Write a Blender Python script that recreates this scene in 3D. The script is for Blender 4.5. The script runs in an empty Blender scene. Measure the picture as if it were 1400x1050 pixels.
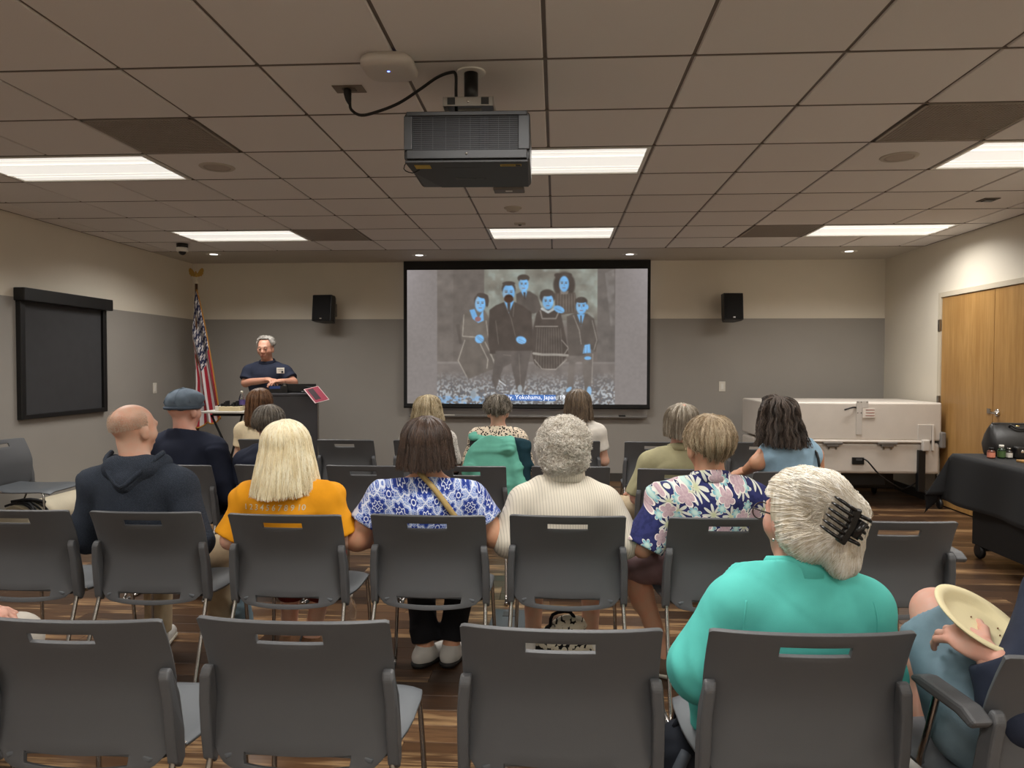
import bpy, bmesh, math, random
import numpy as np
from mathutils import Vector, Matrix
from mathutils.bvhtree import BVHTree
PI = math.pi
random.seed(4); RNG = np.random.default_rng(4)
S = bpy.context.scene
COL = S.collection

# ---------------------------------------------------------------- camera
FOC, YAW, PITCH, ROLL = 990.0, 0.0612, 0.0254, -0.0022
EYE = 1.405
cam_d = bpy.data.cameras.new('camera')
cam_d.sensor_fit = 'HORIZONTAL'; cam_d.sensor_width = 36.0
cam_d.lens = FOC / 1400 * 36.0
cam_d.clip_start = 0.02
cam = bpy.data.objects.new('camera', cam_d); COL.objects.link(cam)
cam.matrix_world = (Matrix.Translation((0, 0, EYE)) @ Matrix.Rotation(YAW, 4, 'Z')
                    @ Matrix.Rotation(PI / 2 - PITCH, 4, 'X') @ Matrix.Rotation(-ROLL, 4, 'Z'))
S.camera = cam

# ---------------------------------------------------------------- light level
LAMP, GLOW, SPREAD = 32.0, 0.74, 2.65    # watts of each ceiling troffer, glow of its diffuser, beam angle
w = bpy.data.worlds.new('world'); S.world = w; w.use_nodes = True
w.node_tree.nodes['Background'].inputs[0].default_value = (0.02, 0.02, 0.02, 1)
w.node_tree.nodes['Background'].inputs[1].default_value = 1.0
S.view_settings.view_transform = 'Standard'; S.view_settings.look = 'None'
S.view_settings.gamma = 1.0; S.view_settings.use_curve_mapping = False
S.view_settings.exposure = 0.0

# ---------------------------------------------------------------- helpers
def ray(px, py):
    u, v = px - 700, py - 525
    cr, sr = math.cos(ROLL), math.sin(ROLL)
    u, v = cr * u + sr * v, -sr * u + cr * v
    d = Vector((u / FOC, 1.0, -v / FOC))
    return Matrix.Rotation(YAW, 3, 'Z') @ (Matrix.Rotation(-PITCH, 3, 'X') @ d)
def at(px, py, Y):
    d = ray(px, py); return Vector((0, 0, EYE)) + d * (Y / d.y)

def lin(c):
    return tuple((x / 12.92 if x <= 0.04045 else ((x + 0.055) / 1.055) ** 2.4) for x in c)
def rgb(r, g, b):
    return lin((r / 255, g / 255, b / 255))

class NT:
    """a node tree written as formulas"""
    def __init__(s, name):
        s.m = bpy.data.materials.new(name); s.m.use_nodes = True
        s.t = s.m.node_tree; s.b = s.t.nodes['Principled BSDF']; s.out = s.t.nodes['Material Output']
    def node(s, typ, **kw):
        n = s.t.nodes.new(typ)
        for k, v in kw.items(): setattr(n, k, v)
        return n
    def put(s, sock, v):
        if isinstance(v, bpy.types.NodeSocket): s.t.links.new(v, sock)
        elif isinstance(v, (tuple, list)):
            sock.default_value = tuple(v) + (1.0,) * (len(sock.default_value) - len(v))
        else: sock.default_value = v
    def f(s, op, a, b=0.0, c=0.0):
        n = s.node('ShaderNodeMath', operation=op)
        s.put(n.inputs[0], a); s.put(n.inputs[1], b); s.put(n.inputs[2], c)
        return n.outputs[0]
    def add(s, a, b): return s.f('ADD', a, b)
    def sub(s, a, b): return s.f('SUBTRACT', a, b)
    def mul(s, a, b): return s.f('MULTIPLY', a, b)
    def step(s, a, lo, hi):
        n = s.node('ShaderNodeMapRange', interpolation_type='SMOOTHSTEP')
        s.put(n.inputs[0], a); n.inputs[1].default_value = lo; n.inputs[2].default_value = hi
        return n.outputs[0]
    def mix(s, fac, a, b):
        n = s.node('ShaderNodeMix', data_type='RGBA')
        s.put(n.inputs[0], fac); s.put(n.inputs[6], a); s.put(n.inputs[7], b)
        return n.outputs[2]
    def coord(s, kind='Object'): return s.node('ShaderNodeTexCoord').outputs[kind]
    def sep(s, v):
        n = s.node('ShaderNodeSeparateXYZ'); s.put(n.inputs[0], v); return n.outputs[0], n.outputs[1], n.outputs[2]
    def comb(s, x, y, z=0.0):
        n = s.node('ShaderNodeCombineXYZ')
        s.put(n.inputs[0], x); s.put(n.inputs[1], y); s.put(n.inputs[2], z); return n.outputs[0]
    def scale(s, v, k):
        n = s.node('ShaderNodeMapping'); s.put(n.inputs[0], v)
        n.inputs['Scale'].default_value = k if isinstance(k, (tuple, list)) else (k, k, k)
        return n.outputs[0]
    def noise(s, v, k, detail=4.0, rough=0.55):
        n = s.node('ShaderNodeTexNoise'); s.put(n.inputs['Vector'], v)
        n.inputs['Scale'].default_value = k; n.inputs['Detail'].default_value = detail
        n.inputs['Roughness'].default_value = rough
        return n.outputs[0]
    def voronoi(s, v, k, feature='F1', rnd=1.0, dim='3D'):
        n = s.node('ShaderNodeTexVoronoi', feature=feature, voronoi_dimensions=dim)
        s.put(n.inputs['Vector'], v); n.inputs['Scale'].default_value = k
        n.inputs['Randomness'].default_value = rnd
        return n.outputs
    def bump(s, h, strength=0.3, dist=0.002):
        n = s.node('ShaderNodeBump'); n.inputs['Strength'].default_value = strength
        n.inputs['Distance'].default_value = dist; s.put(n.inputs['Height'], h)
        s.t.links.new(n.outputs[0], s.b.inputs['Normal'])
    def base(s, c, rough=0.5, metal=0.0, spec=0.5):
        s.put(s.b.inputs['Base Color'], c); s.put(s.b.inputs['Roughness'], rough)
        s.b.inputs['Metallic'].default_value = metal
        s.b.inputs['Specular IOR Level'].default_value = spec
        return s.m

MATS = {}
def mat(name, c, rough=0.5, metal=0.0, var=0.0, vscale=8.0, bump=0.0, bscale=200.0, spec=0.5, stretch=None):
    """plain surface with slight procedural variation and fine relief"""
    if name in MATS: return MATS[name]
    n = NT(name); v = n.coord()
    if stretch: v = n.scale(v, stretch)
    col = c
    if var:
        col = n.mix(n.step(n.noise(v, vscale), 0.3, 0.7), tuple(x * (1 - var) for x in c), tuple(min(1, x * (1 + var)) for x in c))
    if bump: n.bump(n.noise(v, bscale, 3.0), bump, 0.002)
    MATS[name] = n.base(col, rough, metal, spec)
    return MATS[name]
def emit(name, c, strength):
    if name in MATS: return MATS[name]
    n = NT(name); n.base(c, 0.6)
    n.put(n.b.inputs['Emission Color'], c); n.b.inputs['Emission Strength'].default_value = strength
    MATS[name] = n.m; return n.m

def tag(o, label=None, cat=None, group=None, kind=None):
    if label: o['label'] = label
    if cat: o['category'] = cat
    if group: o['group'] = group
    if kind: o['kind'] = kind
    return o
def empty(name, loc, rz=0.0, label=None, cat=None, group=None):
    o = bpy.data.objects.new(name, None); COL.objects.link(o)
    o.empty_display_size = 0.1; o.location = loc; o.rotation_euler = (0, 0, rz)
    return tag(o, label, cat, group)
def link(name, me, m=None, parent=None, loc=(0, 0, 0), rot=(0, 0, 0)):
    o = bpy.data.objects.new(name, me); COL.objects.link(o)
    if m is not None:
        me.materials.clear()
        for x in (m if isinstance(m, (list, tuple)) else [m]): me.materials.append(x)
    o.location = loc; o.rotation_euler = rot
    if parent is not None: o.parent = parent
    return o
def raw(verts, faces, smooth=False):
    me = bpy.data.meshes.new('mesh')
    me.from_pydata([tuple(v) for v in verts], [], [tuple(f) for f in faces]); me.update()
    if smooth: me.polygons.foreach_set('use_smooth', [True] * len(me.polygons))
    return me
def quads_mesh(V, Q, smooth=True):
    me = bpy.data.meshes.new('mesh')
    V = np.asarray(V, np.float32); Q = np.asarray(Q, np.int32); nf, k = Q.shape
    me.vertices.add(len(V)); me.vertices.foreach_set('co', V.ravel())
    me.loops.add(nf * k); me.loops.foreach_set('vertex_index', Q.ravel())
    me.polygons.add(nf); me.polygons.foreach_set('loop_start', np.arange(0, nf * k, k, dtype=np.int32))
    me.polygons.foreach_set('use_smooth', np.full(nf, smooth)); me.update(calc_edges=True)
    return me

class MB:
    """collects shapes and links them as ONE mesh object"""
    def __init__(s): s.v = []; s.f = []; s.sm = []; s.mi = []; s.cur = 0
    def put(s, V, F, smooth=False, M=None):
        o = len(s.v)
        for p in V: s.v.append(tuple(M @ Vector(p)) if M is not None else tuple(p))
        for q in F: s.f.append(tuple(i + o for i in q)); s.sm.append(smooth); s.mi.append(s.cur)
        return s
    def box(s, lo, hi, bev=0.0, M=None, seg=2):
        bm = bmesh.new(); bmesh.ops.create_cube(bm, size=1.0)
        lo, hi = Vector(lo), Vector(hi)
        for v in bm.verts: v.co = Vector([(lo[i] + hi[i]) / 2 + v.co[i] * (hi[i] - lo[i]) for i in range(3)])
        if bev: bmesh.ops.bevel(bm, geom=list(bm.edges), offset=bev, segments=seg, profile=0.5, affect='EDGES')
        bm.verts.index_update()
        s.put([v.co.copy() for v in bm.verts], [[v.index for v in f.verts] for f in bm.faces], False, M)
        bm.free(); return s
    def tube(s, pts, r, n=10, cap=True, smooth=3):
        P = [Vector(p) for p in pts]; R = list(r) if isinstance(r, (list, tuple)) else [r] * len(P)
        if smooth > 1 and len(P) > 2:
            Q = []; RR = []
            for i in range(len(P) - 1):
                p0, p1, p2, p3 = P[max(i - 1, 0)], P[i], P[i + 1], P[min(i + 2, len(P) - 1)]
                for j in range(smooth):
                    t = j / smooth
                    Q.append(0.5 * ((2 * p1) + (p2 - p0) * t + (2 * p0 - 5 * p1 + 4 * p2 - p3) * t * t + (3 * p1 - p0 - 3 * p2 + p3) * t ** 3))
                    RR.append(R[i] * (1 - t) + R[i + 1] * t)
            Q.append(P[-1]); RR.append(R[-1]); P, R = Q, RR
        V = []; F = []; up = None
        for i, p in enumerate(P):
            t = (P[min(i + 1, len(P) - 1)] - P[max(i - 1, 0)]).normalized()
            if up is None:
                up = Vector((0, 0, 1)) if abs(t.z) < 0.9 else Vector((1, 0, 0))
            a = (up - t * up.dot(t)).normalized(); b = t.cross(a); up = a
            for k in range(n):
                th = 2 * PI * k / n; V.append(p + a * (R[i] * math.cos(th)) + b * (R[i] * math.sin(th)))
        for i in range(len(P) - 1):
            for k in range(n):
                F.append((i * n + k, i * n + (k + 1) % n, (i + 1) * n + (k + 1) % n, (i + 1) * n + k))
        s.put(V, F, True)
        if cap:
            o = len(s.v) - len(V)
            s.f.append(tuple(o + k for k in range(n))[::-1]); s.sm.append(False); s.mi.append(s.cur)
            s.f.append(tuple(o + (len(P) - 1) * n + k for k in range(n))); s.sm.append(False); s.mi.append(s.cur)
        return s
    def lathe(s, prof, n=24, M=None, cap=True, smooth=True):
        V = []; F = []; m = len(prof)
        for r, z in prof:
            for k in range(n): V.append((r * math.cos(2 * PI * k / n), r * math.sin(2 * PI * k / n), z))
        for i in range(m - 1):
            for k in range(n): F.append((i * n + k, i * n + (k + 1) % n, (i + 1) * n + (k + 1) % n, (i + 1) * n + k))
        s.put(V, F, smooth, M)
        if cap:
            o = len(s.v) - len(V)
            s.f.append(tuple(o + k for k in range(n))[::-1]); s.sm.append(False); s.mi.append(s.cur)
            s.f.append(tuple(o + (m - 1) * n + k for k in range(n))); s.sm.append(False); s.mi.append(s.cur)
        return s
    def prism(s, poly, h0, h1, axis='z', bev=0.0, M=None):
        """outline extruded along an axis: poly holds the two other coordinates in cyclic order"""
        bm = bmesh.new()
        def P(a, b, h): return {'z': (a, b, h), 'x': (h, a, b), 'y': (a, h, b)}[axis]
        lo = [bm.verts.new(P(a, b, h0)) for a, b in poly]; hi = [bm.verts.new(P(a, b, h1)) for a, b in poly]
        n = len(poly); bm.faces.new(lo[::-1]); bm.faces.new(hi)
        for i in range(n): bm.faces.new((lo[i], lo[(i + 1) % n], hi[(i + 1) % n], hi[i]))
        bmesh.ops.recalc_face_normals(bm, faces=bm.faces)
        if bev: bmesh.ops.bevel(bm, geom=list(bm.edges), offset=bev, segments=2, profile=0.5, affect='EDGES')
        bm.verts.index_update()
        s.put([v.co.copy() for v in bm.verts], [[v.index for v in f.verts] for f in bm.faces], False, M)
        bm.free(); return s
    def ball(s, c, r, n=14, m=9, M=None):
        r = r if isinstance(r, (tuple, list)) else (r, r, r); V = [(c[0], c[1], c[2] - r[2])]; F = []
        for i in range(1, m):
            ph = PI * i / m
            for k in range(n):
                V.append((c[0] + r[0] * math.sin(ph) * math.cos(2 * PI * k / n), c[1] + r[1] * math.sin(ph) * math.sin(2 * PI * k / n), c[2] - r[2] * math.cos(ph)))
        V.append((c[0], c[1], c[2] + r[2]))
        for k in range(n):
            F.append((0, 1 + (k + 1) % n, 1 + k))
            F.append((len(V) - 1, len(V) - 1 - n + k, len(V) - 1 - n + (k + 1) % n))
        for i in range(m - 2):
            for k in range(n):
                F.append((1 + i * n + k, 1 + i * n + (k + 1) % n, 1 + (i + 1) * n + (k + 1) % n, 1 + (i + 1) * n + k))
        return s.put(V, F, True, M)
    def mesh(s):
        me = raw(s.v, s.f)
        me.polygons.foreach_set('use_smooth', s.sm); me.polygons.foreach_set('material_index', s.mi)
        return me
    def build(s, name, m=None, parent=None, loc=(0, 0, 0), rot=(0, 0, 0)):
        return link(name, s.mesh(), m, parent, loc, rot)

def copy_tree(o, parent=None):
    c = o.copy(); COL.objects.link(c); c.parent = parent
    for ch in list(o.children): copy_tree(ch, c)
    return c
def baked(o):
    """the evaluated mesh of an object, which then loses its modifiers"""
    dg = bpy.context.evaluated_depsgraph_get()
    me = bpy.data.meshes.new_from_object(o.evaluated_get(dg))
    o.modifiers.clear(); o.data = me
    return o
def text_mesh(body, size, extrude=0.0005, align='CENTER', res=2):
    c = bpy.data.curves.new('text', 'FONT'); c.body = body; c.size = size; c.extrude = extrude
    c.offset = .0006 if size < .05 else 0; c.align_x = align; c.align_y = 'CENTER'; c.resolution_u = res
    o = bpy.data.objects.new('text', c); COL.objects.link(o)
    dg = bpy.context.evaluated_depsgraph_get(); dg.update()
    me = bpy.data.meshes.new_from_object(o.evaluated_get(dg)); bpy.data.objects.remove(o)
    return me
RX90 = (PI / 2, 0, 0)
# ================================================================ the room
XL, XR, YB, YF, CE = -4.56, 3.88, 8.85, -3.2, 2.676
BAND = 1.975
CREAM, GREY = rgb(220, 212, 196), rgb(150, 145, 138)
def paint_mat(name, c):
    n = NT(name); v = n.coord()
    col = n.mix(n.step(n.noise(v, 1.3), 0.3, 0.7), tuple(x * 0.97 for x in c), tuple(x * 1.02 for x in c))
    n.bump(n.noise(v, 260.0, 2.0), 0.12, 0.001)
    return n.base(col, 0.6)
m_cream, m_grey = paint_mat('cream wall paint', CREAM), paint_mat('grey wall paint', GREY)
m_soffit = paint_mat('soffit paint', rgb(186, 178, 166))
m_base = mat('dark rubber baseboard', rgb(58, 54, 50), 0.5, var=0.05)
def struct(name, mb, m, parent=None):
    o = mb.build(name, m, parent)
    if parent is None: o['kind'] = 'structure'
    return o
def two_tone(mb):      # cream above, grey dado band below
    me = mb.mesh(); return me
# back wall: upper cream area and lower grey band, one wall with a painted band part
wb = struct('wall_back', MB().box((XL - .1, YB, 0), (XR + .1, YB + .12, CE)), m_cream)
MB().box((XL, YB - .004, 0.0), (XR, YB + .01, BAND)).build('grey_band', m_grey, wb)
wl = struct('wall_left', MB().box((XL - .12, YF, 0), (XL, YB, CE)), m_cream)
MB().box((XL - .01, YF, 0.0), (XL + .004, YB - .004, BAND)).build('grey_band', m_grey, wl)
DY0, DYM, DY1, DZ = 5.80, 6.68, 7.56, 2.10       # double door opening in the right wall
wr = struct('wall_right', MB().box((XR, YF, 0), (XR + .12, DY0 - .06, CE)).box((XR, DY1 + .06, 0), (XR + .12, YB, CE)).box((XR, DY0 - .06, DZ + .05), (XR + .12, DY1 + .06, CE)), m_cream)
struct('wall_rear', MB().box((XL - .1, YF - .12, 0), (XR + .1, YF, CE)), m_cream)
struct('baseboard_back', MB().prism([(YB - .004, .0), (YB - .014, .0), (YB - .012, .095), (YB - .004, .1)], XL, XR, 'x'), m_base)
struct('baseboard_left', MB().prism([(XL + .004, 0.), (XL + .014, 0.), (XL + .012, .095), (XL + .004, .1)], YF, YB - .014, 'y'), m_base)
struct('baseboard_right', MB().prism([(XR, 0.), (XR - .010, 0.), (XR - .008, .095), (XR, .1)], DY1 + .07, YB - .014, 'y').prism([(XR, 0.), (XR - .010, 0.), (XR - .008, .095), (XR, .1)], YF, DY0 - .07, 'y'), m_base)

# ---- floor: walnut strip planks, each near plank an object
def wood_mat():
    n = NT('walnut strip flooring'); g = n.node('ShaderNodeNewGeometry'); oi = n.node('ShaderNodeObjectInfo')
    r = n.f('FRACT', n.add(g.outputs['Random Per Island'], n.mul(oi.outputs['Random'], 7.31)))
    v = n.node('ShaderNodeVectorMath', operation='ADD'); n.put(v.inputs[0], g.outputs['Position'])
    n.put(v.inputs[1], n.comb(n.mul(r, 37.0), n.mul(r, 11.0), r)); p = v.outputs[0]
    grain = n.noise(n.scale(p, (1.1, 26.0, 1.0)), 2.4, 6.0, 0.62)
    fig = n.noise(n.scale(p, (0.9, 7.0, 1.0)), 1.7, 3.0)
    ring = n.f('SINE', n.mul(n.add(fig, n.mul(grain, 0.25)), 46.0))
    dark, mid, light, sap = rgb(54, 38, 27), rgb(84, 60, 41), rgb(114, 84, 58), rgb(164, 132, 94)
    c = n.mix(n.step(r, 0.0, 0.55), dark, mid); c = n.mix(n.step(r, 0.55, 0.9), c, light)
    c = n.mix(n.mul(n.step(grain, 0.42, 0.70), 0.75), c, dark)
    c = n.mix(n.mul(n.step(ring, 0.3, 1.0), 0.30), c, mid)
    sapm = n.mul(n.step(n.add(fig, n.mul(r, 0.22)), 0.66, 0.76), n.step(grain, 0.62, 0.40))
    c = n.mix(n.mul(sapm, 0.85), c, sap)
    n.bump(grain, 0.08, 0.001)
    return n.base(c, n.add(0.26, n.mul(grain, 0.16)), 0.0, 0.45)
m_wood = wood_mat()
fl = struct('floor', MB().box((XL - .1, YF, -.12), (XR + .1, YB + .1, -.014)), mat('dark subfloor', rgb(40, 28, 20), 0.7))
PW, PLs = 0.127, (0.76, 0.92, 1.07, 1.22, 1.37)
def plank_mesh(L): return MB().box((0.0006, 0.0006, -.0135), (L - .0006, PW - .0006, 0.0), 0.0012, seg=1).mesh()
plank_me = {L: plank_mesh(L) for L in PLs}
for me in plank_me.values(): me.materials.append(m_wood)
rest = MB(); y = YF; n_pl = 0
rr = random.Random(9)
while y < YB - .02:
    x = XL - rr.uniform(0, 1.0)
    near = 2.0 < y < 5.35
    while x < XR:
        L = rr.choice(PLs)
        vis = near and x + L > -0.80 * (y + .3) - .1 and x < 0.70 * (y + .3) + .1 and x + L < XR + .5 and x > XL - 1
        if vis and n_pl < 296:
            link('plank', plank_me[L], None, fl, (x, y, 0)); n_pl += 1
        else:
            x0, x1 = max(x, XL), min(x + L, XR)
            if x1 - x0 > .05:
                rest.box((x0 + .0006, y + .0006, -.0135), (x1 - .0006, min(y + PW, YB) - .0006, 0.0))
        x += L
    y += PW
tag(rest.build('plank_field', m_wood, fl), kind='stuff')

# ---- ceiling: lay-in tiles on a recessed grid
TX0, TY0, T = -0.052, 3.040, 0.6096
SOF = TY0 + 8 * T
def tile_mat():
    n = NT('mineral ceiling tile'); v = n.coord('Object'); oi = n.node('ShaderNodeObjectInfo')
    c = n.mix(oi.outputs['Random'], rgb(222, 217, 213), rgb(228, 223, 219))
    sp = n.step(n.noise(v, 420.0, 2.0), 0.64, 0.72)
    c = n.mix(n.mul(sp, 0.2), c, rgb(150, 140, 130))
    n.bump(n.noise(v, 300.0, 3.0), 0.15, 0.001)
    return n.base(c, 0.85, 0, 0.2)
m_tile = tile_mat()
m_grid = mat('dark ceiling grid', rgb(112, 102, 93), 0.5)
ce = struct('ceiling', MB().box((XL - .1, YF, CE + .035), (XR + .1, YB + .1, CE + .12)), mat('plenum deck', rgb(60, 56, 52), 0.8))
def add_tile_shape(mb, w, d, cx=0, cy=0):
    a, b = w / 2 - .008, d / 2 - .008
    lo = [(-a + .004, -b + .004), (a - .004, -b + .004), (a - .004, b - .004), (-a + .004, b - .004)]
    hi = [(-a, -b), (a, -b), (a, b), (-a, b)]
    V = [(x + cx, yy + cy, CE) for x, yy in lo] + [(x + cx, yy + cy, CE + .005) for x, yy in hi] + [(x + cx, yy + cy, CE + .012) for x, yy in hi]
    F = [(3, 2, 1, 0)]
    for o in (0, 4):
        for i in range(4): F.append((o + i, o + (i + 1) % 4, o + 4 + (i + 1) % 4, o + 4 + i))
    mb.put(V, F)
mb = MB(); add_tile_shape(mb, T, T); tile_me = mb.mesh(); tile_me.materials.append(m_tile)
cols = range(-8, 7); rows = range(-11, 8)
LIGHTS = [(c0, r0) for r0 in (2, 6, -2, -6, -10) for c0 in (-6, -1, 4)]
skip = set()
for c0, r0 in LIGHTS: skip |= {(c0, r0), (c0 + 1, r0)}
GRILLES = [(-4, 1), (3, 1), (-4, 6), (3, 6)]
skip |= set(GRILLES)
far_tiles = MB()
for r in rows:
    for c in cols:
        if (c, r) in skip: continue
        x0, x1 = max(TX0 + c * T, XL), min(TX0 + (c + 1) * T, XR); y0, y1 = TY0 + r * T, TY0 + (r + 1) * T
        if x1 - x0 < .05: continue
        if y1 < YF: continue
        cx, cy = (x0 + x1) / 2, (y0 + y1) / 2
        if r >= -2 and x1 - x0 > T - .01: link('ceiling_tile', tile_me, None, ce, (cx, cy, 0))
        elif r >= -2:
            q = MB(); add_tile_shape(q, x1 - x0, T); q.build('ceiling_tile', m_tile, ce, (cx, cy, 0))
        else: add_tile_shape(far_tiles, x1 - x0, y1 - y0, cx, cy)
tag(far_tiles.build('tile_field', m_tile, ce), kind='stuff')
g = MB()
for c in range(-7, 7): g.box((TX0 + c * T - .012, YF, CE + .008), (TX0 + c * T + .012, SOF, CE + .03))
for r in range(-10, 9): g.box((XL, TY0 + r * T - .012, CE + .0085), (XR, TY0 + r * T + .012, CE + .031)).box((XL, TY0 + r * T - .0034, CE - .0012), (XR, TY0 + r * T + .0034, CE + .009))
g.box((XL, YF, CE - .001), (XL + .016, SOF, CE + .03)).box((XR - .016, YF, CE - .001), (XR, SOF, CE + .03))
g.build('grid_bars', m_grid, ce)
struct('trim_1', MB().box((XL, SOF + .012, CE - .002), (XR, YB, CE + .05)), m_soffit)['label'] = 'plain painted ceiling border in front of the back wall'

# ---- troffers
m_lamp = emit('lit diffuser', (1.0, 0.97, 0.90), GLOW)
m_lamp2 = emit('lit diffuser rib', (1.0, 0.97, 0.90), GLOW * 0.72)
m_white = mat('white enamel', rgb(225, 222, 214), 0.35)
def troffer(i, c0, r0, label):
    x0, y0 = TX0 + c0 * T, TY0 + r0 * T
    t = empty('ceiling_light', (x0 + T, y0 + T / 2, CE), 0, label, 'light', 'recessed ceiling light panels')
    hw, hd = T - .012, T / 2 - .012
    f = MB()
    for lo, hi in (((-hw, -hd, -.004), (hw, -hd + .022, .03)), ((-hw, hd - .022, -.004), (hw, hd, .03)), ((-hw, -hd + .022, -.004), (-hw + .022, hd - .022, .03)), ((hw - .022, -hd + .022, -.004), (hw, hd - .022, .03))):
        f.box(lo, hi)
    f.build('frame', m_white, t)
    d = MB()
    ys = [-hd + .022, -.115, -.105, .105, .115, hd - .022]
    for a, b, z in ((ys[0], ys[1], .004), (ys[2], ys[3], -.002), (ys[4], ys[5], .004)):
        d.box((-hw + .022, a, z), (hw - .022, b, z + .02))
    d.build('diffuser', m_lamp, t)
    q = MB()
    for a, b in ((ys[1], ys[2]), (ys[3], ys[4])): q.box((-hw + .022, a, -.006), (hw - .022, b, .016))
    for yy in (-.19, .19): q.box((-hw + .022, yy - .003, .0005), (hw - .022, yy + .003, .01))
    q.build('rib', m_lamp2, t)
    strips = [(-.205, .135), (0, .19), (.205, .135)] if r0 > 0 else [(0, 2 * hd - .06)]
    for yy, wd in strips:
        ld = bpy.data.lights.new('troffer_light', 'AREA'); ld.shape = 'RECTANGLE'; ld.size, ld.size_y = 2 * hw - .06, wd
        ld.energy = LAMP * wd / sum(q for _, q in strips); ld.color = (1.0, .972, .93); ld.spread = SPREAD
        lo = bpy.data.objects.new('troffer_light', ld); COL.objects.link(lo); lo.parent = t; lo.location = (0, yy, -.012)
LL = {(-6, 2): 'bright ceiling light panel at left, nearer of the left pair', (-1, 2): 'bright ceiling light panel partly hidden behind the projector',
      (4, 2): 'bright ceiling light panel cut by the right picture edge', (-6, 6): 'far ceiling light panel above the flag side, next to a dark grille',
      (-1, 6): 'far ceiling light panel in the middle above the projection screen', (4, 6): 'far ceiling light panel at right above the white folded unit'}
for i, (c0, r0) in enumerate(LIGHTS):
    troffer(i, c0, r0, LL.get((c0, r0), 'ceiling light panel %s, %s, out of the photograph' % ({-6: 'on the left', -1: 'in the middle', 4: 'on the right'}[c0], {-2: 'overhead', -6: 'behind the viewer', -10: 'by the rear wall'}.get(r0))))
# ---- return air grilles
m_gr, m_grb = mat('brown grey grille bars', rgb(158, 148, 138), 0.55), mat('grille void', rgb(96, 88, 80), 0.8)
GL = ['dark egg-crate return grille at left near the projector outlet', 'dark egg-crate return grille at right, cut by the picture edge',
      'small-looking dark return grille beside the far left light panel', 'small-looking dark return grille beside the far right light panel']
for (c, r), lab in zip(GRILLES, GL):
    t = empty('return_grille', (TX0 + (c + .5) * T, TY0 + (r + .5) * T, CE), 0, lab, 'vent', 'ceiling return grilles')
    h = T / 2 - .012
    MB().box((-h, -h, .012), (h, h, .03)).build('backing', m_grb, t)
    f = MB()
    for s in (-1, 1):
        f.box((s * h if s < 0 else h - .012, -h, -.003), (-h + .012 if s < 0 else h, h, .012)); f.box((-h, s * h if s < 0 else h - .012, -.003), (h, -h + .012 if s < 0 else h, .012))
    f.build('frame', m_gr, t)
    q = MB()
    for k in range(1, 32):
        u = -h + 2 * h * k / 32
        q.box((u - .0028, -h, 0), (u + .0028, h, .012)); q.box((-h, u - .0028, 0.0005), (h, u + .0028, .0125))
    tag(q.build('egg_crate', m_gr, t), kind='stuff')
# ---- small ceiling fittings
m_spk = mat('ceiling speaker cloth', rgb(176, 164, 152), 0.7, bump=.4, bscale=500)
for (x, y, r), lab in zip([(-2.18, 4.56, .105), (2.07, 4.56, .105)], ['round flush ceiling speaker right of the left light panel', 'round flush ceiling speaker left of the right light panel']):
    t = empty('ceiling_speaker', (x, y, CE), 0, lab, 'speaker', 'round ceiling speakers')
    MB().lathe([(r * .8, -.006), (r, -.006), (r * 1.05, -.001), (r * 1.05, .004)], 32, cap=False).build('rim', m_soffit, t)
    MB().lathe([(0.002, -.005), (r * .6, -.0055), (r, -.0045)], 32).build('cover', m_spk, t)
t = empty('smoke_detector', (-.356, 5.86, CE), 0, 'small round smoke detector on ceiling beyond the projector', 'detector')
MB().lathe([(.03, -.03), (.048, -.026), (.055, -.008), (.07, -.006), (.072, 0)], 28).build('body', m_soffit, t)
MB().lathe([(.02, -.034), (.03, -.03), (.031, -.026)], 20).build('vent', m_gr, t)
t = empty('sensor_plate', (-.33, 6.5, CE), 0, 'little pale sensor on ceiling between projector and far light', 'sensor')
MB().box((-.05, -.035, -.012), (.05, .035, 0), .004).build('housing', m_soffit, t); MB().ball((0, 0, -.013), (.016, .016, .01)).build('lens', m_grb, t)
t = empty('ceiling_sensor', (-.344, 5.23, CE), 0, 'flat grey ceiling box just behind the projector', 'sensor')
MB().box((-.11, -.06, -.02), (.11, .06, 0), .006).build('housing', mat('grey sensor', rgb(105, 99, 93), .5), t); MB().box((-.025, -.03, -.0225), (.025, .0, -.019), .002).build('lens', m_white, t)
t = empty('sprinkler_hatch', (3.275, 5.756, CE), 0, 'small black ceiling plate near the right wall', 'sensor')
MB().box((-.06, -.06, -.006), (.06, .06, 0), .003).build('plate', m_grb, t); MB().box((-.035, -.035, -.012), (.035, .035, -.005), .003).build('cover', mat('black fitting', rgb(22, 21, 20), .5), t)
m_chr = mat('chrome', rgb(200, 198, 195), 0.18, 1.0)
for (x, y), lab in zip([(-3.93, 8.12), (-1.583, 8.3), (.828, 8.34), (3.22, 8.24)],
                       ['recessed downlight nearest the flag', 'recessed downlight above left end of the screen', 'recessed downlight above right end of the screen', 'recessed downlight above the white folded unit']):
    t = empty('downlight', (x, y, CE), 0, lab, 'light', 'recessed downlights before the back wall')
    MB().lathe([(.062, -.004), (.085, -.005), (.086, -.001)], 28, cap=False).build('trim_ring', m_white, t)
    MB().lathe([(.064, -.004), (.05, .0005), (.045, .0006)], 28, cap=False).build('reflector', m_chr, t)
    MB().lathe([(.003, -.0065), (.044, -.0045), (.046, .0)], 20).build('lamp', emit('downlight lamp', (1, .96, .88), 2.2), t)
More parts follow.
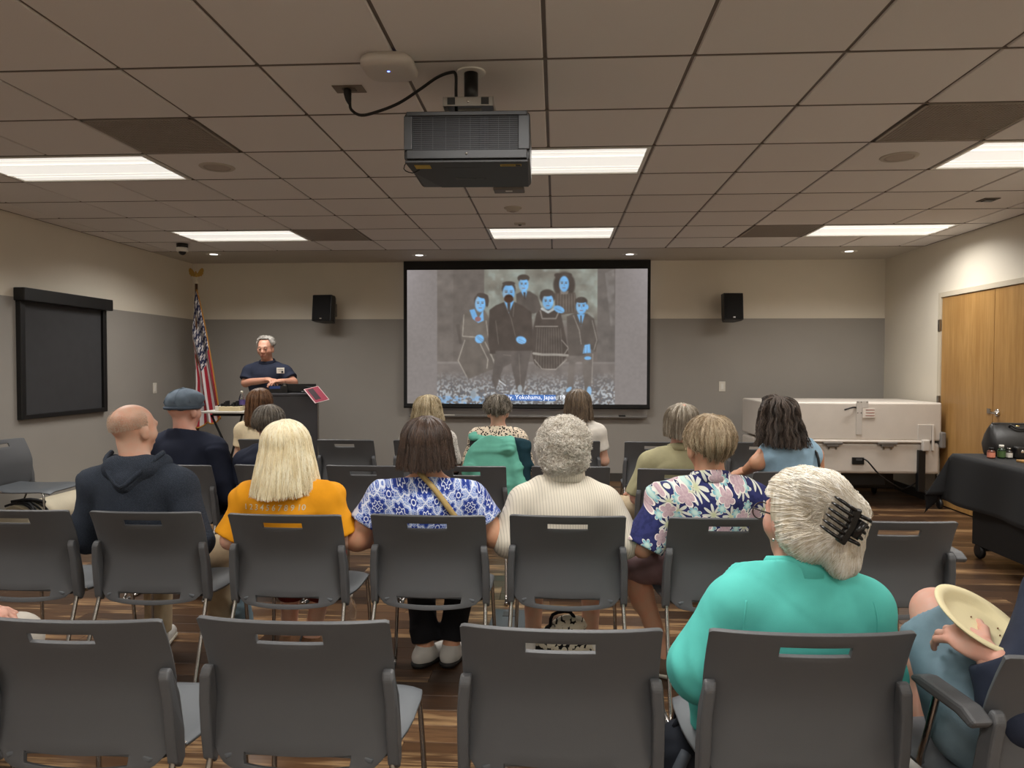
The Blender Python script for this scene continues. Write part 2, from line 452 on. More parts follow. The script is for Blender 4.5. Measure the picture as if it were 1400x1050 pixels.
# dome camera
t = empty('dome_camera', (-3.92, 7.40, CE), 0, 'white dome security camera with black bubble on ceiling near the flag', 'camera')
MB().lathe([(.056, -.045), (.058, -.003), (.05, 0)], 28).build('collar', mat('black plastic', rgb(20, 20, 20), .4), t)
MB().lathe([(.05, -.085), (.058, -.08), (.06, -.045), (.056, -.043)], 28).build('housing', m_white, t)
MB().ball((0, 0, -.085), (.038, .038, .036), 20, 12).build('bubble', mat('smoked dome', rgb(14, 10, 9), .12), t)
# wireless access point
t = empty('access_point', (-.70, 3.02, CE), 0, 'white rounded-square wireless access point with blue light on the ceiling', 'router')
mb = MB()
def squircle(a, n=40):
    a *= .93
    return [(a * math.copysign(abs(math.cos(2 * PI * k / n)) ** .5, math.cos(2 * PI * k / n)), a * math.copysign(abs(math.sin(2 * PI * k / n)) ** .5, math.sin(2 * PI * k / n))) for k in range(n)]
prof = [(.02, -.052), (.09, -.0515), (.108, -.048), (.118, -.038), (.120, -.025), (.115, -.012), (.10, -.004), (.10, 0)]
V = []; F = []
for a, z in prof: V += [(x, y, z) for x, y in squircle(a)]
for i in range(len(prof) - 1):
    for k in range(40): F.append((i * 40 + k, i * 40 + (k + 1) % 40, (i + 1) * 40 + (k + 1) % 40, (i + 1) * 40 + k))
F.append(tuple(range(40))[::-1]); mb.put(V, F, True); mb.build('housing', mat('white router plastic', rgb(205, 198, 190), .4), t)
MB().ball((0, -.02, -.052), (.006, .006, .002)).build('indicator_light', emit('blue indicator', (.12, .2, 1.0), 6.0), t)

# ---- double door in the right wall
m_door = NT('honey maple veneer'); v = m_door.coord()
gr = m_door.noise(m_door.scale(v, (1, 14, .8)), 3.0, 6.0, .6); fg = m_door.noise(m_door.scale(v, (1, 3, .7)), 2.0, 3.0)
c = m_door.mix(m_door.step(gr, .3, .7), rgb(158, 118, 66), rgb(176, 136, 82)); c = m_door.mix(m_door.mul(m_door.step(fg, .45, .65), .35), c, rgb(144, 104, 56))
m_door = m_door.base(c, .38)
m_jamb = mat('painted door frame', rgb(196, 186, 166), .45)
m_steel = mat('brushed steel', rgb(150, 145, 138), .32, 1.0)
jm = MB()
jm.box((XR - .02, DY1, 0), (XR + .1, DY1 + .05, DZ + .05), .003).box((XR - .02, DY0 - .05, 0), (XR + .1, DY0, DZ + .05), .003).box((XR - .02, DY0, DZ), (XR + .1, DY1, DZ + .05), .003)
struct('trim_2', jm, m_jamb)['label'] = 'painted frame around the double wooden door'
for nm, a, b, lab, hs in (('door_1', DYM + .003, DY1 - .004, 'far leaf of the honey-coloured wooden double door', DY1), ('door_2', DY0 + .004, DYM - .003, 'near leaf of the honey-coloured wooden double door', DY0)):
    d = struct(nm, MB().box((XR - .006, a, .012), (XR + .038, b, DZ - .004), .002), m_door); d['label'] = lab
    for z in (.25, 1.05, 1.82):
        h = MB(); s = 1 if hs == DY1 else -1
        h.box((XR - .030, hs - .018 + s * .016, z - .06), (XR - .006, hs + .018 + s * .016, z + .06), .004)
        h.build('hinge', m_steel, d)
    if nm == 'door_2':
        h = MB(); yy = DYM - .07
        h.lathe([(.034, 0), (.034, .008), (.028, .012)], 24, Matrix.Translation((XR - .006, yy, 1.0)) @ Matrix.Rotation(-PI / 2, 4, 'Y'))
        h.tube([(XR - .012, yy, 1.0), (XR - .055, yy, 1.0), (XR - .062, yy - .015, 1.0), (XR - .062, yy - .11, .995)], .011, 12)
        h.build('lever_handle', m_chr, d)
    else:
        MB().box((XR - .016, DYM + .03, .985), (XR - .006, DYM + .075, 1.03), .003).build('strike_plate', m_steel, d)

# ---- window with a black roller blind in the left wall
wy0, wy1, wz0, wz1 = 5.88, 7.0, .97, 1.99
m_blk = mat('black blind hardware', rgb(16, 16, 17), .45)
win = struct('window_1', MB().box((XL + .003, wy0 + .03, wz0 + .02), (XL + .012, wy1 - .03, wz1)), mat('dark window glass', rgb(18, 18, 20), .1)); win['label'] = 'window in the left wall, closed off by a black roller blind'
bl = empty('roller_blind', (XL + .004, (wy0 + wy1) / 2, wz0), 0, 'black roller blind with box cassette covering the left wall window', 'blind')
hy = (wy1 - wy0) / 2
MB().box((0, -hy - .05, .975), (.10, hy + .05, 1.085), .006).build('cassette', m_blk, bl)
for s in (-1, 1): MB().box((0, s * hy - .028, 0), (.045, s * hy + .028, .975), .004).build('side_channel', m_blk, bl)
MB().box((0, -hy - .028, -.035), (.045, hy + .028, .005), .004).build('bottom_rail', m_blk, bl)
MB().box((.012, -hy + .02, .0), (.018, hy - .02, .98)).build('shade', mat('charcoal blind cloth', rgb(52, 52, 54), .75, var=.06, bump=.2, bscale=600), bl)
MB().box((.02, hy + .03, .08), (.035, hy + .045, .14), .003).build('chain_holder', m_steel, bl)

# ---- wall switches
m_plate = mat('ivory switch plate', rgb(214, 208, 196), .4)
for loc, rz, lab in (((XL + .004, 7.96, 1.14), PI / 2, 'light switch on the left wall near the window blind'), ((1.99, YB - .004, 1.16), 0, 'light switch on the back wall right of the screen')):
    t = empty('light_switch', loc, rz, lab, 'switch')
    MB().box((-.038, -.006, -.06), (.038, 0, .06), .003).build('plate', m_plate, t)
    MB().box((-.017, -.009, -.034), (.017, -.005, .034), .002).build('rocker', m_white, t)
# ================================================================ projection screen with its slide
SY = 8.74
c0, c1 = at(551, 358, SY), at(888.5, 556, SY)
sx0, sx1, sz1, sz0 = c0.x, c1.x, min(c0.z, CE - .004), c1.z
i0, i1 = at(555.5, 369.5, SY - .01), at(884.5, 552.5, SY - .01)
scr = empty('projection_screen', ((sx0 + sx1) / 2, SY, sz0), 0, 'large black-bordered projection screen on the back wall showing an old family photograph', 'screen')
cx = (sx0 + sx1) / 2
m_sblk = mat('black screen border', rgb(9, 9, 9), .7)
f = MB()
f.box((sx0 - cx, 0, sz1 - sz0 - .105), (sx1 - cx, .012, sz1 - sz0))
f.box((sx0 - cx, 0, .0), (i0.x - cx, .012, sz1 - sz0 - .105)).box((i1.x - cx, 0, .0), (sx1 - cx, .012, sz1 - sz0 - .105))
f.box((i0.x - cx, 0, .0), (i1.x - cx, .012, i1.z - sz0))
f.build('border', m_sblk, scr)
MB().tube([(sx0 - cx, .006, -.012), (sx1 - cx, .006, -.012)], .014, 12, smooth=1).build('bottom_bar', m_sblk, scr)

NW, NH = 440, 248
gx, gy = np.meshgrid(98 + 1237 * (np.arange(NW) + .5) / NW, 38 + 690 * (np.arange(NH) + .5) / NH)
def vn(k, seed=0):                       # smooth value noise over the slide
    r = np.random.default_rng(seed); n = 64
    t = r.random((n, n)); u, v = gx / k, gy / k
    a, b = np.floor(u).astype(int) % n, np.floor(v).astype(int) % n; fu, fv = u % 1, v % 1
    fu, fv = fu * fu * (3 - 2 * fu), fv * fv * (3 - 2 * fv)
    return (t[b, a] * (1 - fu) + t[b, (a + 1) % n] * fu) * (1 - fv) + (t[(b + 1) % n, a] * (1 - fu) + t[(b + 1) % n, (a + 1) % n] * fu) * fv
im = np.zeros((NH, NW, 3)); im[:] = (138, 131, 128)
edge = np.clip((np.abs(gx - 715) - 480) / 140, 0, 1)[..., None]
im += edge * np.clip((420 - gy) / 500, 0, 1)[..., None] * np.array((26, 26, 30))
def lay(m, c, a=1.0):
    m = np.clip(m * a, 0, 1)[..., None]; im[:] = im * (1 - m) + np.array(c, float) * m
def ell(x, y, rx, ry, rot=0, soft=.18):
    c, s = math.cos(rot), math.sin(rot); dx, dy = gx - x, gy - y
    d = np.sqrt(((c * dx + s * dy) / rx) ** 2 + ((-s * dx + c * dy) / ry) ** 2)
    return np.clip((1 - d) / soft + .5, 0, 1)
def poly(pts, soft=4.0):
    P = np.array(pts, float); ins = np.zeros(gx.shape, bool); dist = np.full(gx.shape, 1e9)
    for i in range(len(P)):
        (x0, y0), (x1, y1) = P[i], P[(i + 1) % len(P)]
        if y0 != y1:
            ins ^= ((y0 > gy) != (y1 > gy)) & (gx < (x1 - x0) * (gy - y0) / (y1 - y0) + x0)
        dist = np.minimum(dist, segd(x0, y0, x1, y1))
    return np.clip(np.where(ins, dist, -dist) / soft + .5, 0, 1)
def segd(x0, y0, x1, y1):
    dx, dy = x1 - x0, y1 - y0; t = np.clip(((gx - x0) * dx + (gy - y0) * dy) / (dx * dx + dy * dy + 1e-9), 0, 1)
    return np.hypot(gx - x0 - t * dx, gy - y0 - t * dy)
def line(pts, wd=2.5):
    m = np.zeros(gx.shape)
    for (a, b), (c, d) in zip(pts[:-1], pts[1:]): m = np.maximum(m, np.clip((wd - segd(a, b, c, d)) / 2 + .5, 0, 1))
    return m
def rect(x0, y0, x1, y1): return ((gx >= x0) & (gx <= x1) & (gy >= y0) & (gy <= y1)).astype(float)
n1, n2, n3 = vn(60, 1), vn(22, 2), vn(7, 3)
lay(rect(255, 38, 1172, 728), (118, 109, 103))
lay(rect(255, 38, 500, 515), (112, 104, 98)); lay(rect(255, 38, 340, 515) * n1, (126, 118, 112), .8)
lay(rect(500, 30, 1082, 330) * np.clip((345 - gy) / 120, 0, 1), (150, 152, 142))
lay(rect(500, 30, 1082, 300) * np.clip(n1 * 1.5 - .45, 0, 1), (112, 104, 94), .75)
lay(rect(500, 30, 1082, 300) * np.clip(n2 * 1.6 - .9, 0, 1), (176, 190, 184), .6)
lay(rect(1082, 30, 1172, 515), (112, 105, 100)); lay(poly([(1120, 60), (1165, 40), (1172, 330), (1150, 330)]) * n2, (140, 134, 130), .8)
lay(rect(255, 512, 1172, 522), (140, 133, 128), .8)
lay(rect(255, 522, 1172, 640), (124, 116, 111))
st = rect(255, 560, 1172, 728) * np.clip((gy - 560) / 110, 0, 1)
lay(st * (n3 > .56), (196, 206, 214), .75); lay(st * (n3 < .36), (104, 108, 116), .7)
lay(rect(255, 690, 560, 728) * (vn(9, 5) > .5), (140, 180, 222), .8)
BL, BR, DK, SU, LT = (126, 184, 236), (104, 88, 78), (84, 75, 69), (98, 90, 84), (158, 150, 142)
def face(x, y, rx, ry, beard=False):
    lay(ell(x, y, rx, ry), BL); lay(ell(x - rx * .55, y + ry * .05, rx * .4, ry * .9) * n2, (176, 166, 152), .6)
    for s in (-1, 1):
        lay(ell(x + s * rx * .42, y - ry * .08, rx * .22, ry * .08), BR, .9); lay(line([(x + s * rx * .2, y - ry * .24), (x + s * rx * .65, y - ry * .26)], 1.6), BR, .8)
    lay(line([(x, y - ry * .05), (x + rx * .1, y + ry * .25)], 1.4), BR, .5); lay(line([(x - rx * .25, y + ry * .5), (x + rx * .25, y + ry * .5)], 1.8), (140, 96, 80), .9)
def folds(pts_list, c=LT, a=.55, wd=1.5):
    for p in pts_list: lay(line(p, wd), c, a)
# back row: boy, girl
lay(poly([(665, 165), (690, 152), (735, 150), (775, 175), (800, 245), (760, 265), (668, 260)]), SU)
lay(poly([(690, 150), (722, 150), (712, 192)]), BL); lay(poly([(702, 155), (714, 155), (714, 195), (706, 190)]), DK)
lay(ell(703, 84, 31, 20), DK); face(704, 117, 25, 36); lay(ell(703, 80, 29, 13), DK)
lay(ell(912, 120, 56, 68), DK); lay(poly([(860, 160), (968, 158), (985, 260), (870, 275)]), (98, 88, 80))
folds([[(880 + k * 14, 165), (878 + k * 15, 255)] for k in range(7)], LT, .5); lay(poly([(890, 150), (935, 150), (930, 166), (895, 166)]), LT, .7)
lay(ell(884, 72, 24, 13, .2) + ell(928, 72, 24, 13, -.2), DK); face(911, 114, 25, 40)
# seated woman at left
lay(poly([(352, 320), (372, 318), (385, 420), (372, 420)]), SU, .8)
lay(poly([(398, 255), (440, 238), (500, 244), (528, 290), (530, 395), (470, 420), (385, 400), (378, 330)]), (116, 108, 100))
lay(poly([(400, 395), (525, 390), (560, 480), (572, 540), (530, 555), (420, 600), (366, 510)]), (110, 102, 95))
folds([[(400, 400), (365, 505), (410, 590)], [(505, 410), (540, 480), (560, 545)], [(480, 420), (520, 500), (515, 545)], [(395, 270), (388, 380), (460, 385)], [(510, 300), (522, 385)], [(530, 470), (568, 530)]], (186, 178, 166), .8, 2.2)
lay(poly([(424, 246), (450, 240), (470, 290), (495, 246), (498, 300), (470, 312), (440, 290)]), BL); lay(ell(468, 292, 16, 13), (150, 110, 110))
lay(ell(486, 196, 38, 34), DK); face(480, 214, 27, 42); lay(ell(492, 172, 30, 13, .2), DK); lay(ell(515, 200, 9, 30), DK)
lay(ell(476, 394, 23, 22), BL); folds([[(462, 386), (492, 410)], [(466, 380), (494, 400)]], BR, .5)
lay(line([(560, 560), (590, 620)], 7), SU); lay(line([(560, 570), (580, 610), (612, 634)], 3), (210, 214, 216)); lay(ell(444, 680, 14, 22), (150, 160, 168))
# man
lay(poly([(528, 245), (560, 222), (600, 206), (655, 204), (700, 225), (745, 258), (756, 440), (735, 470), (530, 470), (520, 400)]), DK)
lay(poly([(560, 455), (745, 455), (730, 520), (705, 660), (670, 660), (640, 520), (600, 540), (560, 660), (540, 600)]), (102, 94, 89))
lay(poly([(604, 200), (655, 200), (628, 262)]), BL); lay(poly([(620, 210), (636, 210), (634, 258), (622, 256)]), DK)
folds([[(604, 205), (640, 290), (662, 380)], [(655, 205), (650, 280)], [(560, 300), (575, 420)], [(600, 475), (640, 480)], [(680, 470), (690, 640)]], (150, 140, 130), .6)
lay(ell(627, 138, 36, 38), DK); face(627, 158, 31, 44); lay(ell(627, 188, 24, 22), (82, 60, 48)); lay(ell(627, 110, 33, 11), DK); lay(line([(614, 176), (640, 176)], 4), (70, 52, 42))
lay(ell(692, 400, 27, 19, .3), BL); folds([[(680, 395), (710, 408)], [(676, 404), (704, 416)]], BR, .5); lay(ell(686, 650, 12, 20), (160, 166, 170))
# seated woman in the middle
lay(poly([(770, 262), (795, 240), (870, 240), (895, 262), (920, 380), (936, 470), (880, 545), (800, 552), (760, 520), (748, 470), (752, 350)]), (86, 77, 71))
folds([[(775 + 12 * k, 340), (765 + 14 * k, 545)] for k in range(11)], (140, 132, 124), .6); folds([[(790, 250), (800, 290), (870, 290), (885, 255)]], LT, .8, 3)
lay(line([(756, 468), (800, 474), (870, 474), (930, 478)], 6), (170, 163, 154), .9); folds([[(760, 500), (800, 548), (870, 550), (925, 500)], [(765, 330), (880, 330)], [(900, 400), (935, 440), (915, 470)]], (186, 178, 168), .8, 2)
lay(ell(826, 178, 40, 37), DK); face(829, 204, 28, 40); lay(ell(824, 160, 34, 17), DK); lay(line([(798, 240), (830, 258), (862, 240)], 6), (200, 206, 206), .9)
lay(ell(886, 243, 29, 17, .4), BL); folds([[(870, 240), (905, 256)]], BR, .5)
# boy at right
lay(poly([(925, 280), (965, 262), (1030, 265), (1065, 290), (1086, 400), (1075, 462), (1040, 440), (1020, 480), (940, 490), (930, 400)]), SU)
lay(poly([(940, 480), (1010, 480), (970, 520), (960, 670), (925, 670)]), (118, 110, 104)); lay(poly([(1000, 480), (1060, 470), (1050, 680), (1022, 680)]), (118, 110, 104))
lay(poly([(978, 268), (1018, 268), (1000, 328)]), BL); lay(line([(998, 278), (999, 322)], 4), SU)
folds([[(960, 275), (990, 350), (1000, 420)], [(1055, 300), (1080, 400), (1065, 450)], [(1060, 470), (1055, 620)]], (176, 168, 158), .7, 2)
lay(ell(999, 204, 32, 24), DK); face(1000, 229, 27, 40); lay(ell(1030, 232, 6, 13), BL); lay(ell(999, 199, 29, 12), DK)
lay(poly([(1018, 425), (1045, 420), (1050, 465), (1008, 468)]), BL); folds([[(1020, 435), (1015, 465)], [(1030, 432), (1030, 466)]], BR, .6); lay(ell(1034, 492, 18, 9), BL)
lay(ell(938, 652, 18, 9, -.7), (150, 190, 226)); lay(ell(1042, 660, 12, 24), (150, 190, 226))
lay(rect(575, 682, 872, 712), (78, 122, 196), .95)
im *= (1 + (vn(11, 8) - .5) * .05 + (vn(34, 9) - .5) * .14 * rect(255, 60, 1172, 690))[..., None]
for _ in range(2): im[1:-1, 1:-1] = .5 * im[1:-1, 1:-1] + .125 * (im[:-2, 1:-1] + im[2:, 1:-1] + im[1:-1, :-2] + im[1:-1, 2:])
c = np.clip(im / 255, 0, 1); c = np.where(c <= .04045, c / 12.92, ((c + .055) / 1.055) ** 2.4)
X = np.linspace(i0.x - cx, i1.x - cx, NW + 1); Z = np.linspace(i0.z - sz0, i1.z - sz0, NH + 1)
VX, VZ = np.meshgrid(X, Z); V = np.stack([VX.ravel(), np.full(VX.size, .004), VZ.ravel()], 1)
idx = np.arange((NW + 1) * (NH + 1)).reshape(NH + 1, NW + 1)
Q = np.stack([idx[:-1, :-1], idx[1:, :-1], idx[1:, 1:], idx[:-1, 1:]], -1).reshape(-1, 4)
me = quads_mesh(V, Q, False)
ca = me.color_attributes.new('slide', 'FLOAT_COLOR', 'CORNER')
cc = np.concatenate([c.reshape(-1, 3), np.ones((NW * NH, 1))], 1)
ca.data.foreach_set('color', np.repeat(cc, 4, 0).astype(np.float32).ravel())
n = NT('projected slide'); a = n.node('ShaderNodeVertexColor', layer_name='slide')
n.base((.02, .02, .02), .9, 0, .1); n.put(n.b.inputs['Emission Color'], a.outputs[0]); n.b.inputs['Emission Strength'].default_value = .93
sl = link('slide', me, n.m, scr); sl['label'] = 'projected old photograph of a family of six with blue-tinted faces'
tm = text_mesh('ry Family, Yokohama, Japan, 1919', .072)
kx = (i1.x - i0.x) / 1237
link('caption', tm, emit('caption white', (.85, .9, 1), .9), scr, (i0.x - cx + (742 - 98) * kx, -.001, i0.z - sz0 - (697 - 38) * kx), RX90)
# whiteboard behind the screen with its tray
wb0, wb1 = at(560, 569, 8.80), at(885, 557, 8.80)
t = empty('whiteboard', ((wb0.x + wb1.x) / 2, YB - .006, wb0.z), 0, 'grey-white whiteboard whose lower edge and tray show below the projection screen', 'whiteboard')
hw = (wb1.x - wb0.x) / 2
MB().box((-hw, -.022, .0), (hw, 0, 1.25), .003).build('board', mat('whiteboard enamel', rgb(150, 146, 142), .35), t)
MB().box((-hw, -.07, -.012), (hw, -.018, .006), .003).build('tray', mat('aluminium tray', rgb(120, 116, 112), .4, .6), t)
MB().box((hw - .34, -.06, .006), (hw - .26, -.035, .024), .004).build('eraser', mat('black felt', rgb(20, 20, 20), .8), t)
MB().box((-hw + .42, -.05, .006), (-hw + .56, -.035, .018), .004).build('marker', m_plate, t)

# ---- two wall loudspeakers
m_sb = mat('black speaker case', rgb(14, 14, 15), .45); m_sg = mat('black speaker cloth', rgb(8, 8, 9), .85, bump=.5, bscale=700)
for (px0, py0, px1, py1), rz, lab in (((426, 405, 455, 441), -.16, 'black wall loudspeaker between the flag and the screen'), ((988, 400, 1016, 437), .08, 'black wall loudspeaker right of the projection screen')):
    p, q = at(px0, py0, 8.5), at(px1, py1, 8.5); wd, ht = (q.x - p.x) * .97, p.z - q.z
    t = empty('wall_speaker', ((p.x + q.x) / 2, 8.60, q.z), rz, lab, 'speaker', 'black wall loudspeakers')
    R = Matrix.Rotation(-.10, 4, 'X')
    MB().prism([(-wd / 2, -.11), (wd / 2, -.11), (wd / 2 + .004, -.02), (wd * .3, .11), (-wd * .3, .11), (-wd / 2 - .004, -.02)], 0, ht, 'z', .008, R).build('cabinet', m_sb, t)
    MB().box((-wd / 2 + .012, -.122, .012), (wd / 2 - .012, -.108, ht - .012), .004, R).build('grille', m_sg, t)
    MB().box((-.014, -.125, .02), (.014, -.1205, .034), .002, R).build('badge', m_chr, t)
    b = MB().box((-.02, .09, ht * .4), (.02, .20, ht * .6), .004); b.box((-.05, .19, ht * .25), (.05, .215, ht * .75), .003, Matrix.Translation((0, 0, 0)))
    b.build('bracket', m_steel, t)

# ================================================================ ceiling projector
pj = empty('projector', (-.372, 3.14, CE), .02, 'large dark grey projector hanging from the ceiling pole', 'projector')
m_pd, m_pg = mat('dark grey projector shell', rgb(46, 47, 49), .42, bump=.1, bscale=400), mat('projector underside', rgb(44, 44, 45), .5, bump=.15, bscale=500)
m_louv = mat('projector louvre bars', rgb(66, 66, 70), .5); m_void = mat('projector inner dark', rgb(10, 10, 16), .6)
pw, pd0, pd1, pz0, pz1 = .258, -.19, .24, -.440, -.235
# shell with rounded outline, rear face frame and underside
sh = MB()
def rrect(a, b, r, n=5):
    o = []
    for sx, sy, t0 in ((1, 1, 0), (-1, 1, PI / 2), (-1, -1, PI), (1, -1, 1.5 * PI)):
        for k in range(n + 1):
            th = t0 + PI / 2 * k / n; o.append((sx * (a - r) + r * math.cos(th), sy * (b - r) + r * math.sin(th)))
    return o
zc, zh = (pz0 + pz1) / 2, (pz1 - pz0) / 2
outline = [(x, z + zc) for x, z in rrect(pw, zh, .022)]
sh.prism(outline, pd0 + .012, pd1, 'y', .006)
gx0, gx1, gz0, gz1 = -.222, .210, pz0 + .046, pz1 - .022
# rear frame built as four bars round the louvre opening
sh.box((-pw + .012, pd0 - .004, gz1), (pw - .012, pd0 + .02, pz1 - .004), .003).box((-pw + .012, pd0 - .004, pz0 + .010), (pw - .012, pd0 + .02, gz0), .003)
sh.box((-pw + .002, pd0 - .004, gz0), (gx0, pd0 + .02, gz1), .003).box((gx1, pd0 - .004, gz0), (pw - .002, pd0 + .02, gz1), .003)
sh.build('case', m_pd, pj)
MB().box((gx0, pd0 + .0095, gz0), (gx1, pd0 + .0118, gz1)).build('louvre_void', m_void, pj)
nl = 17
for k in range(nl):
    z = gz0 + (gz1 - gz0) * (k + .5) / nl
    MB().box((gx0, pd0 - .001, z - .0009), (gx1, pd0 + .0012, z + .0009)).build('louvre', m_louv, pj)
for x in (-.185, -.138, -.085, -.03, .015, .075, .13, .175):
    MB().box((x - .0007, pd0 + .001, gz0), (x + .0007, pd0 + .003, gz1)).build('louvre_post', m_louv, pj)
MB().box((.055, pd0 + .006, gz0), (.088, pd0 + .0094, gz1)).build('duct', mat('duct behind louvre', rgb(48, 48, 54), .6), pj)
MB().prism([(-pw + .006, pd0 - .002), (pw - .006, pd0 - .002), (pw - .012, pd1 - .02), (-pw + .10, pd1 - .02), (-pw + .012, pd0 + .14)], pz0 - .006, pz0 + .004, 'z', .003).build('bottom_panel', m_pg, pj)
MB().ball((0, pd0 - .005, pz0 + .03), (.005, .003, .005)).build('screw', m_steel, pj)
m_yel = mat('yellow warning sticker', rgb(176, 150, 58), .6, var=.06)
MB().box((-.22, pd0 + .03, pz0 - .0068), (-.155, pd0 + .085, pz0 - .0058)).build('warning_sticker', m_yel, pj)
MB().box((.135, pd0 + .03, pz0 - .0068), (.222, pd0 + .06, pz0 - .0058)).build('warning_sticker', m_yel, pj)
MB().box((.198, pd0 + .033, pz0 - .0072), (.219, pd0 + .057, pz0 - .0066)).build('warning_mark', m_void, pj)
MB().box((.140, pd0 + .038, pz0 - .0072), (.194, pd0 + .052, pz0 - .0066)).build('warning_print', mat('brown sticker print', rgb(120, 98, 40), .6), pj)
m_emb = mat('grey lettering', rgb(84, 84, 84), .5)
link('brand_lettering', text_mesh('Panasonic', .034), m_emb, pj, (-.005, .06, pz0 - .0068), (PI, 0, 0))
MB().box((-.10, pd0 + .075, pz0 - .0066), (.055, pd0 + .095, pz0 - .0058)).build('rating_label', mat('faint label', rgb(52, 52, 53), .5), pj)
# mount
MB().lathe([(.06, -.012), (.064, -.006), (.05, 0)], 28).build('ceiling_flange', m_white, pj)
MB().lathe([(.030, -.15), (.030, -.008)], 24).build('pole', mat('black steel pole', rgb(18, 18, 19), .4), pj)
m_galv = mat('galvanised bracket', rgb(158, 154, 147), .38, .7, bump=.1, bscale=90)
b = MB().box((-.105, -.13, -.196), (.105, -.126, -.158), .001).box((-.105, -.13, -.162), (.105, .09, -.158), .001).box((.101, -.13, -.196), (.105, .09, -.158)).box((-.105, -.13, -.196), (-.101, .09, -.158))
b.build('mount_bracket', m_galv, pj)
for x in (-.07, .07): MB().box((x - .016, -.1325, -.19), (x + .016, -.1298, -.162)).build('bracket_slot', m_pg, pj)
MB().ball((0, -.132, -.178), (.006, .004, .006)).build('bracket_bolt', m_chr, pj)
MB().box((-.17, -.10, -.236), (-.045, .05, -.228), .001).box((.05, -.10, -.236), (.19, .05, -.228), .001).box((-.045, -.09, -.228), (.05, .06, -.19), .001).build('mount_plate', m_galv, pj)
MB().lathe([(.012, -.236), (.012, -.215)], 16, Matrix.Translation((.225, -.1, 0))).build('adjuster', m_steel, pj)
MB().tube([(-pw + .01, pd0 + .06, pz0 + .03), (-pw - .012, pd0 + .07, pz0 - .01), (-pw + .02, pd0 + .09, pz0 - .022), (-pw + .05, pd0 + .1, pz0 - .005)], .0022, 6).build('safety_cable', m_void, pj)
# ceiling socket and power cord
so = empty('ceiling_outlet', (-.955, 3.31, CE), 0, 'small metal power outlet set in ceiling tile left of projector', 'outlet')
MB().box((-.07, -.045, -.004), (.07, .045, 0), .002).build('plate', mat('bronze outlet plate', rgb(120, 106, 92), .4, .3), so)
MB().box((-.032, -.018, -.007), (.032, .018, -.003), .002).build('socket', m_grb, so)
pc = MB()
P0 = Vector((-.962, 3.305, CE - .006))
pc.tube([P0, P0 + Vector((0, 0, -.02)), P0 + Vector((.004, 0, -.045)), P0 + Vector((.012, -.004, -.07))], [.018, .018, .014, .006], 14)
pts = [P0 + Vector((.012, -.004, -.06)), P0 + Vector((.02, -.008, -.095)), P0 + Vector((.07, -.02, -.125)), P0 + Vector((.16, -.05, -.118)), P0 + Vector((.26, -.09, -.098)), P0 + Vector((.36, -.13, -.056)), P0 + Vector((.44, -.16, -.018)), P0 + Vector((.50, -.18, -.006)), Vector((-.436, 3.115, CE - .024)), Vector((-.434, 3.112, CE - .10)), Vector((-.432, 3.11, CE - .20))]
pc.tube(pts, .0068, 10, smooth=5)
tag(pc.build('power_cord', mat('black rubber cord', rgb(14, 14, 14), .5)), 'black power cord sagging from ceiling outlet to projector pole', 'cord')

# ================================================================ flag in the left corner
px_, py_ = at(268, 400, 8.25).x, 8.25
fs = empty('flagpole', (px_, py_, 0), 0, 'tall wooden flagpole with a gold eagle, standing in the back left corner', 'flagpole')
m_gold = mat('gold', rgb(196, 160, 90), .3, 1.0); m_pole = mat('dark stained pole', rgb(84, 54, 28), .4)
ztop = at(268, 384, 8.25).z
MB().lathe([(.016, .03), (.016, ztop - .03)], 16).build('pole', m_pole, fs)
MB().lathe([(.15, 0), (.15, .015), (.10, .03), (.05, .05), (.03, .09), (.02, .1)], 32).build('base', m_gold, fs)
MB().lathe([(.018, ztop - .05), (.022, ztop - .03), (.012, ztop - .01), (.016, ztop + .02), (.006, ztop + .035)], 20).build('ferrule', mat('pale metal ferrule', rgb(224, 216, 196), .3, .4), fs)
e = MB(); ez = ztop + .05
e.ball((0, 0, ez), (.018, .018, .03)).ball((0, -.012, ez + .032), (.011, .013, .012))
for s in (-1, 1):
    e.prism([(0, ez + .006), (s * .02, ez + .028), (s * .045, ez + .066), (s * .07, ez + .085), (s * .085, ez + .075), (s * .09, ez + .05), (s * .082, ez + .03), (s * .085, ez + .012), (s * .07, ez + .004), (s * .066, ez - .014), (s * .048, ez - .008), (s * .03, ez - .02), (s * .01, ez - .01)], -.004, .006, 'y', .0015)
e.build('eagle', m_gold, fs)
# draped flag: stripes and stars by cloth coordinates
nu, nv = 64, 56
fl_l, fl_h = 1.50, .95
A = at(268, 398, 8.25).z
n = NT('flag cloth'); uv = n.node('ShaderNodeUVMap', uv_map='cloth'); u_, v_, _ = n.sep(uv.outputs[0])
stripe = n.step(n.f('PINGPONG', n.mul(v_, 6.5), .5), .22, .28)
red, whi, nav = rgb(160, 32, 48), rgb(206, 200, 198), rgb(28, 32, 66)
par = n.f('MODULO', n.f('FLOOR', n.mul(v_, 13.0)), 2.0)
c = n.mix(par, red, whi)
cant = n.mul(n.f('LESS_THAN', u_, .46), n.f('LESS_THAN', v_, 7 / 13))
su, sv = n.mul(u_, 5.5 / .46), n.mul(v_, 2.5 * 13 / 7)
def stars(ou, ov):
    fu = n.sub(n.f('FRACT', n.add(su, ou)), .5); fv = n.mul(n.sub(n.f('FRACT', n.add(sv, ov)), .5), 1.0)
    r = n.f('SQRT', n.add(n.mul(fu, fu), n.mul(fv, fv))); th = n.f('ARCTAN2', fu, fv)
    lim = n.add(.23, n.mul(n.f('COSINE', n.mul(th, 5.0)), .10))
    return n.f('LESS_THAN', r, lim)
c2 = n.mix(n.f('MAXIMUM', stars(0, 0), stars(.5, .5)), nav, whi)
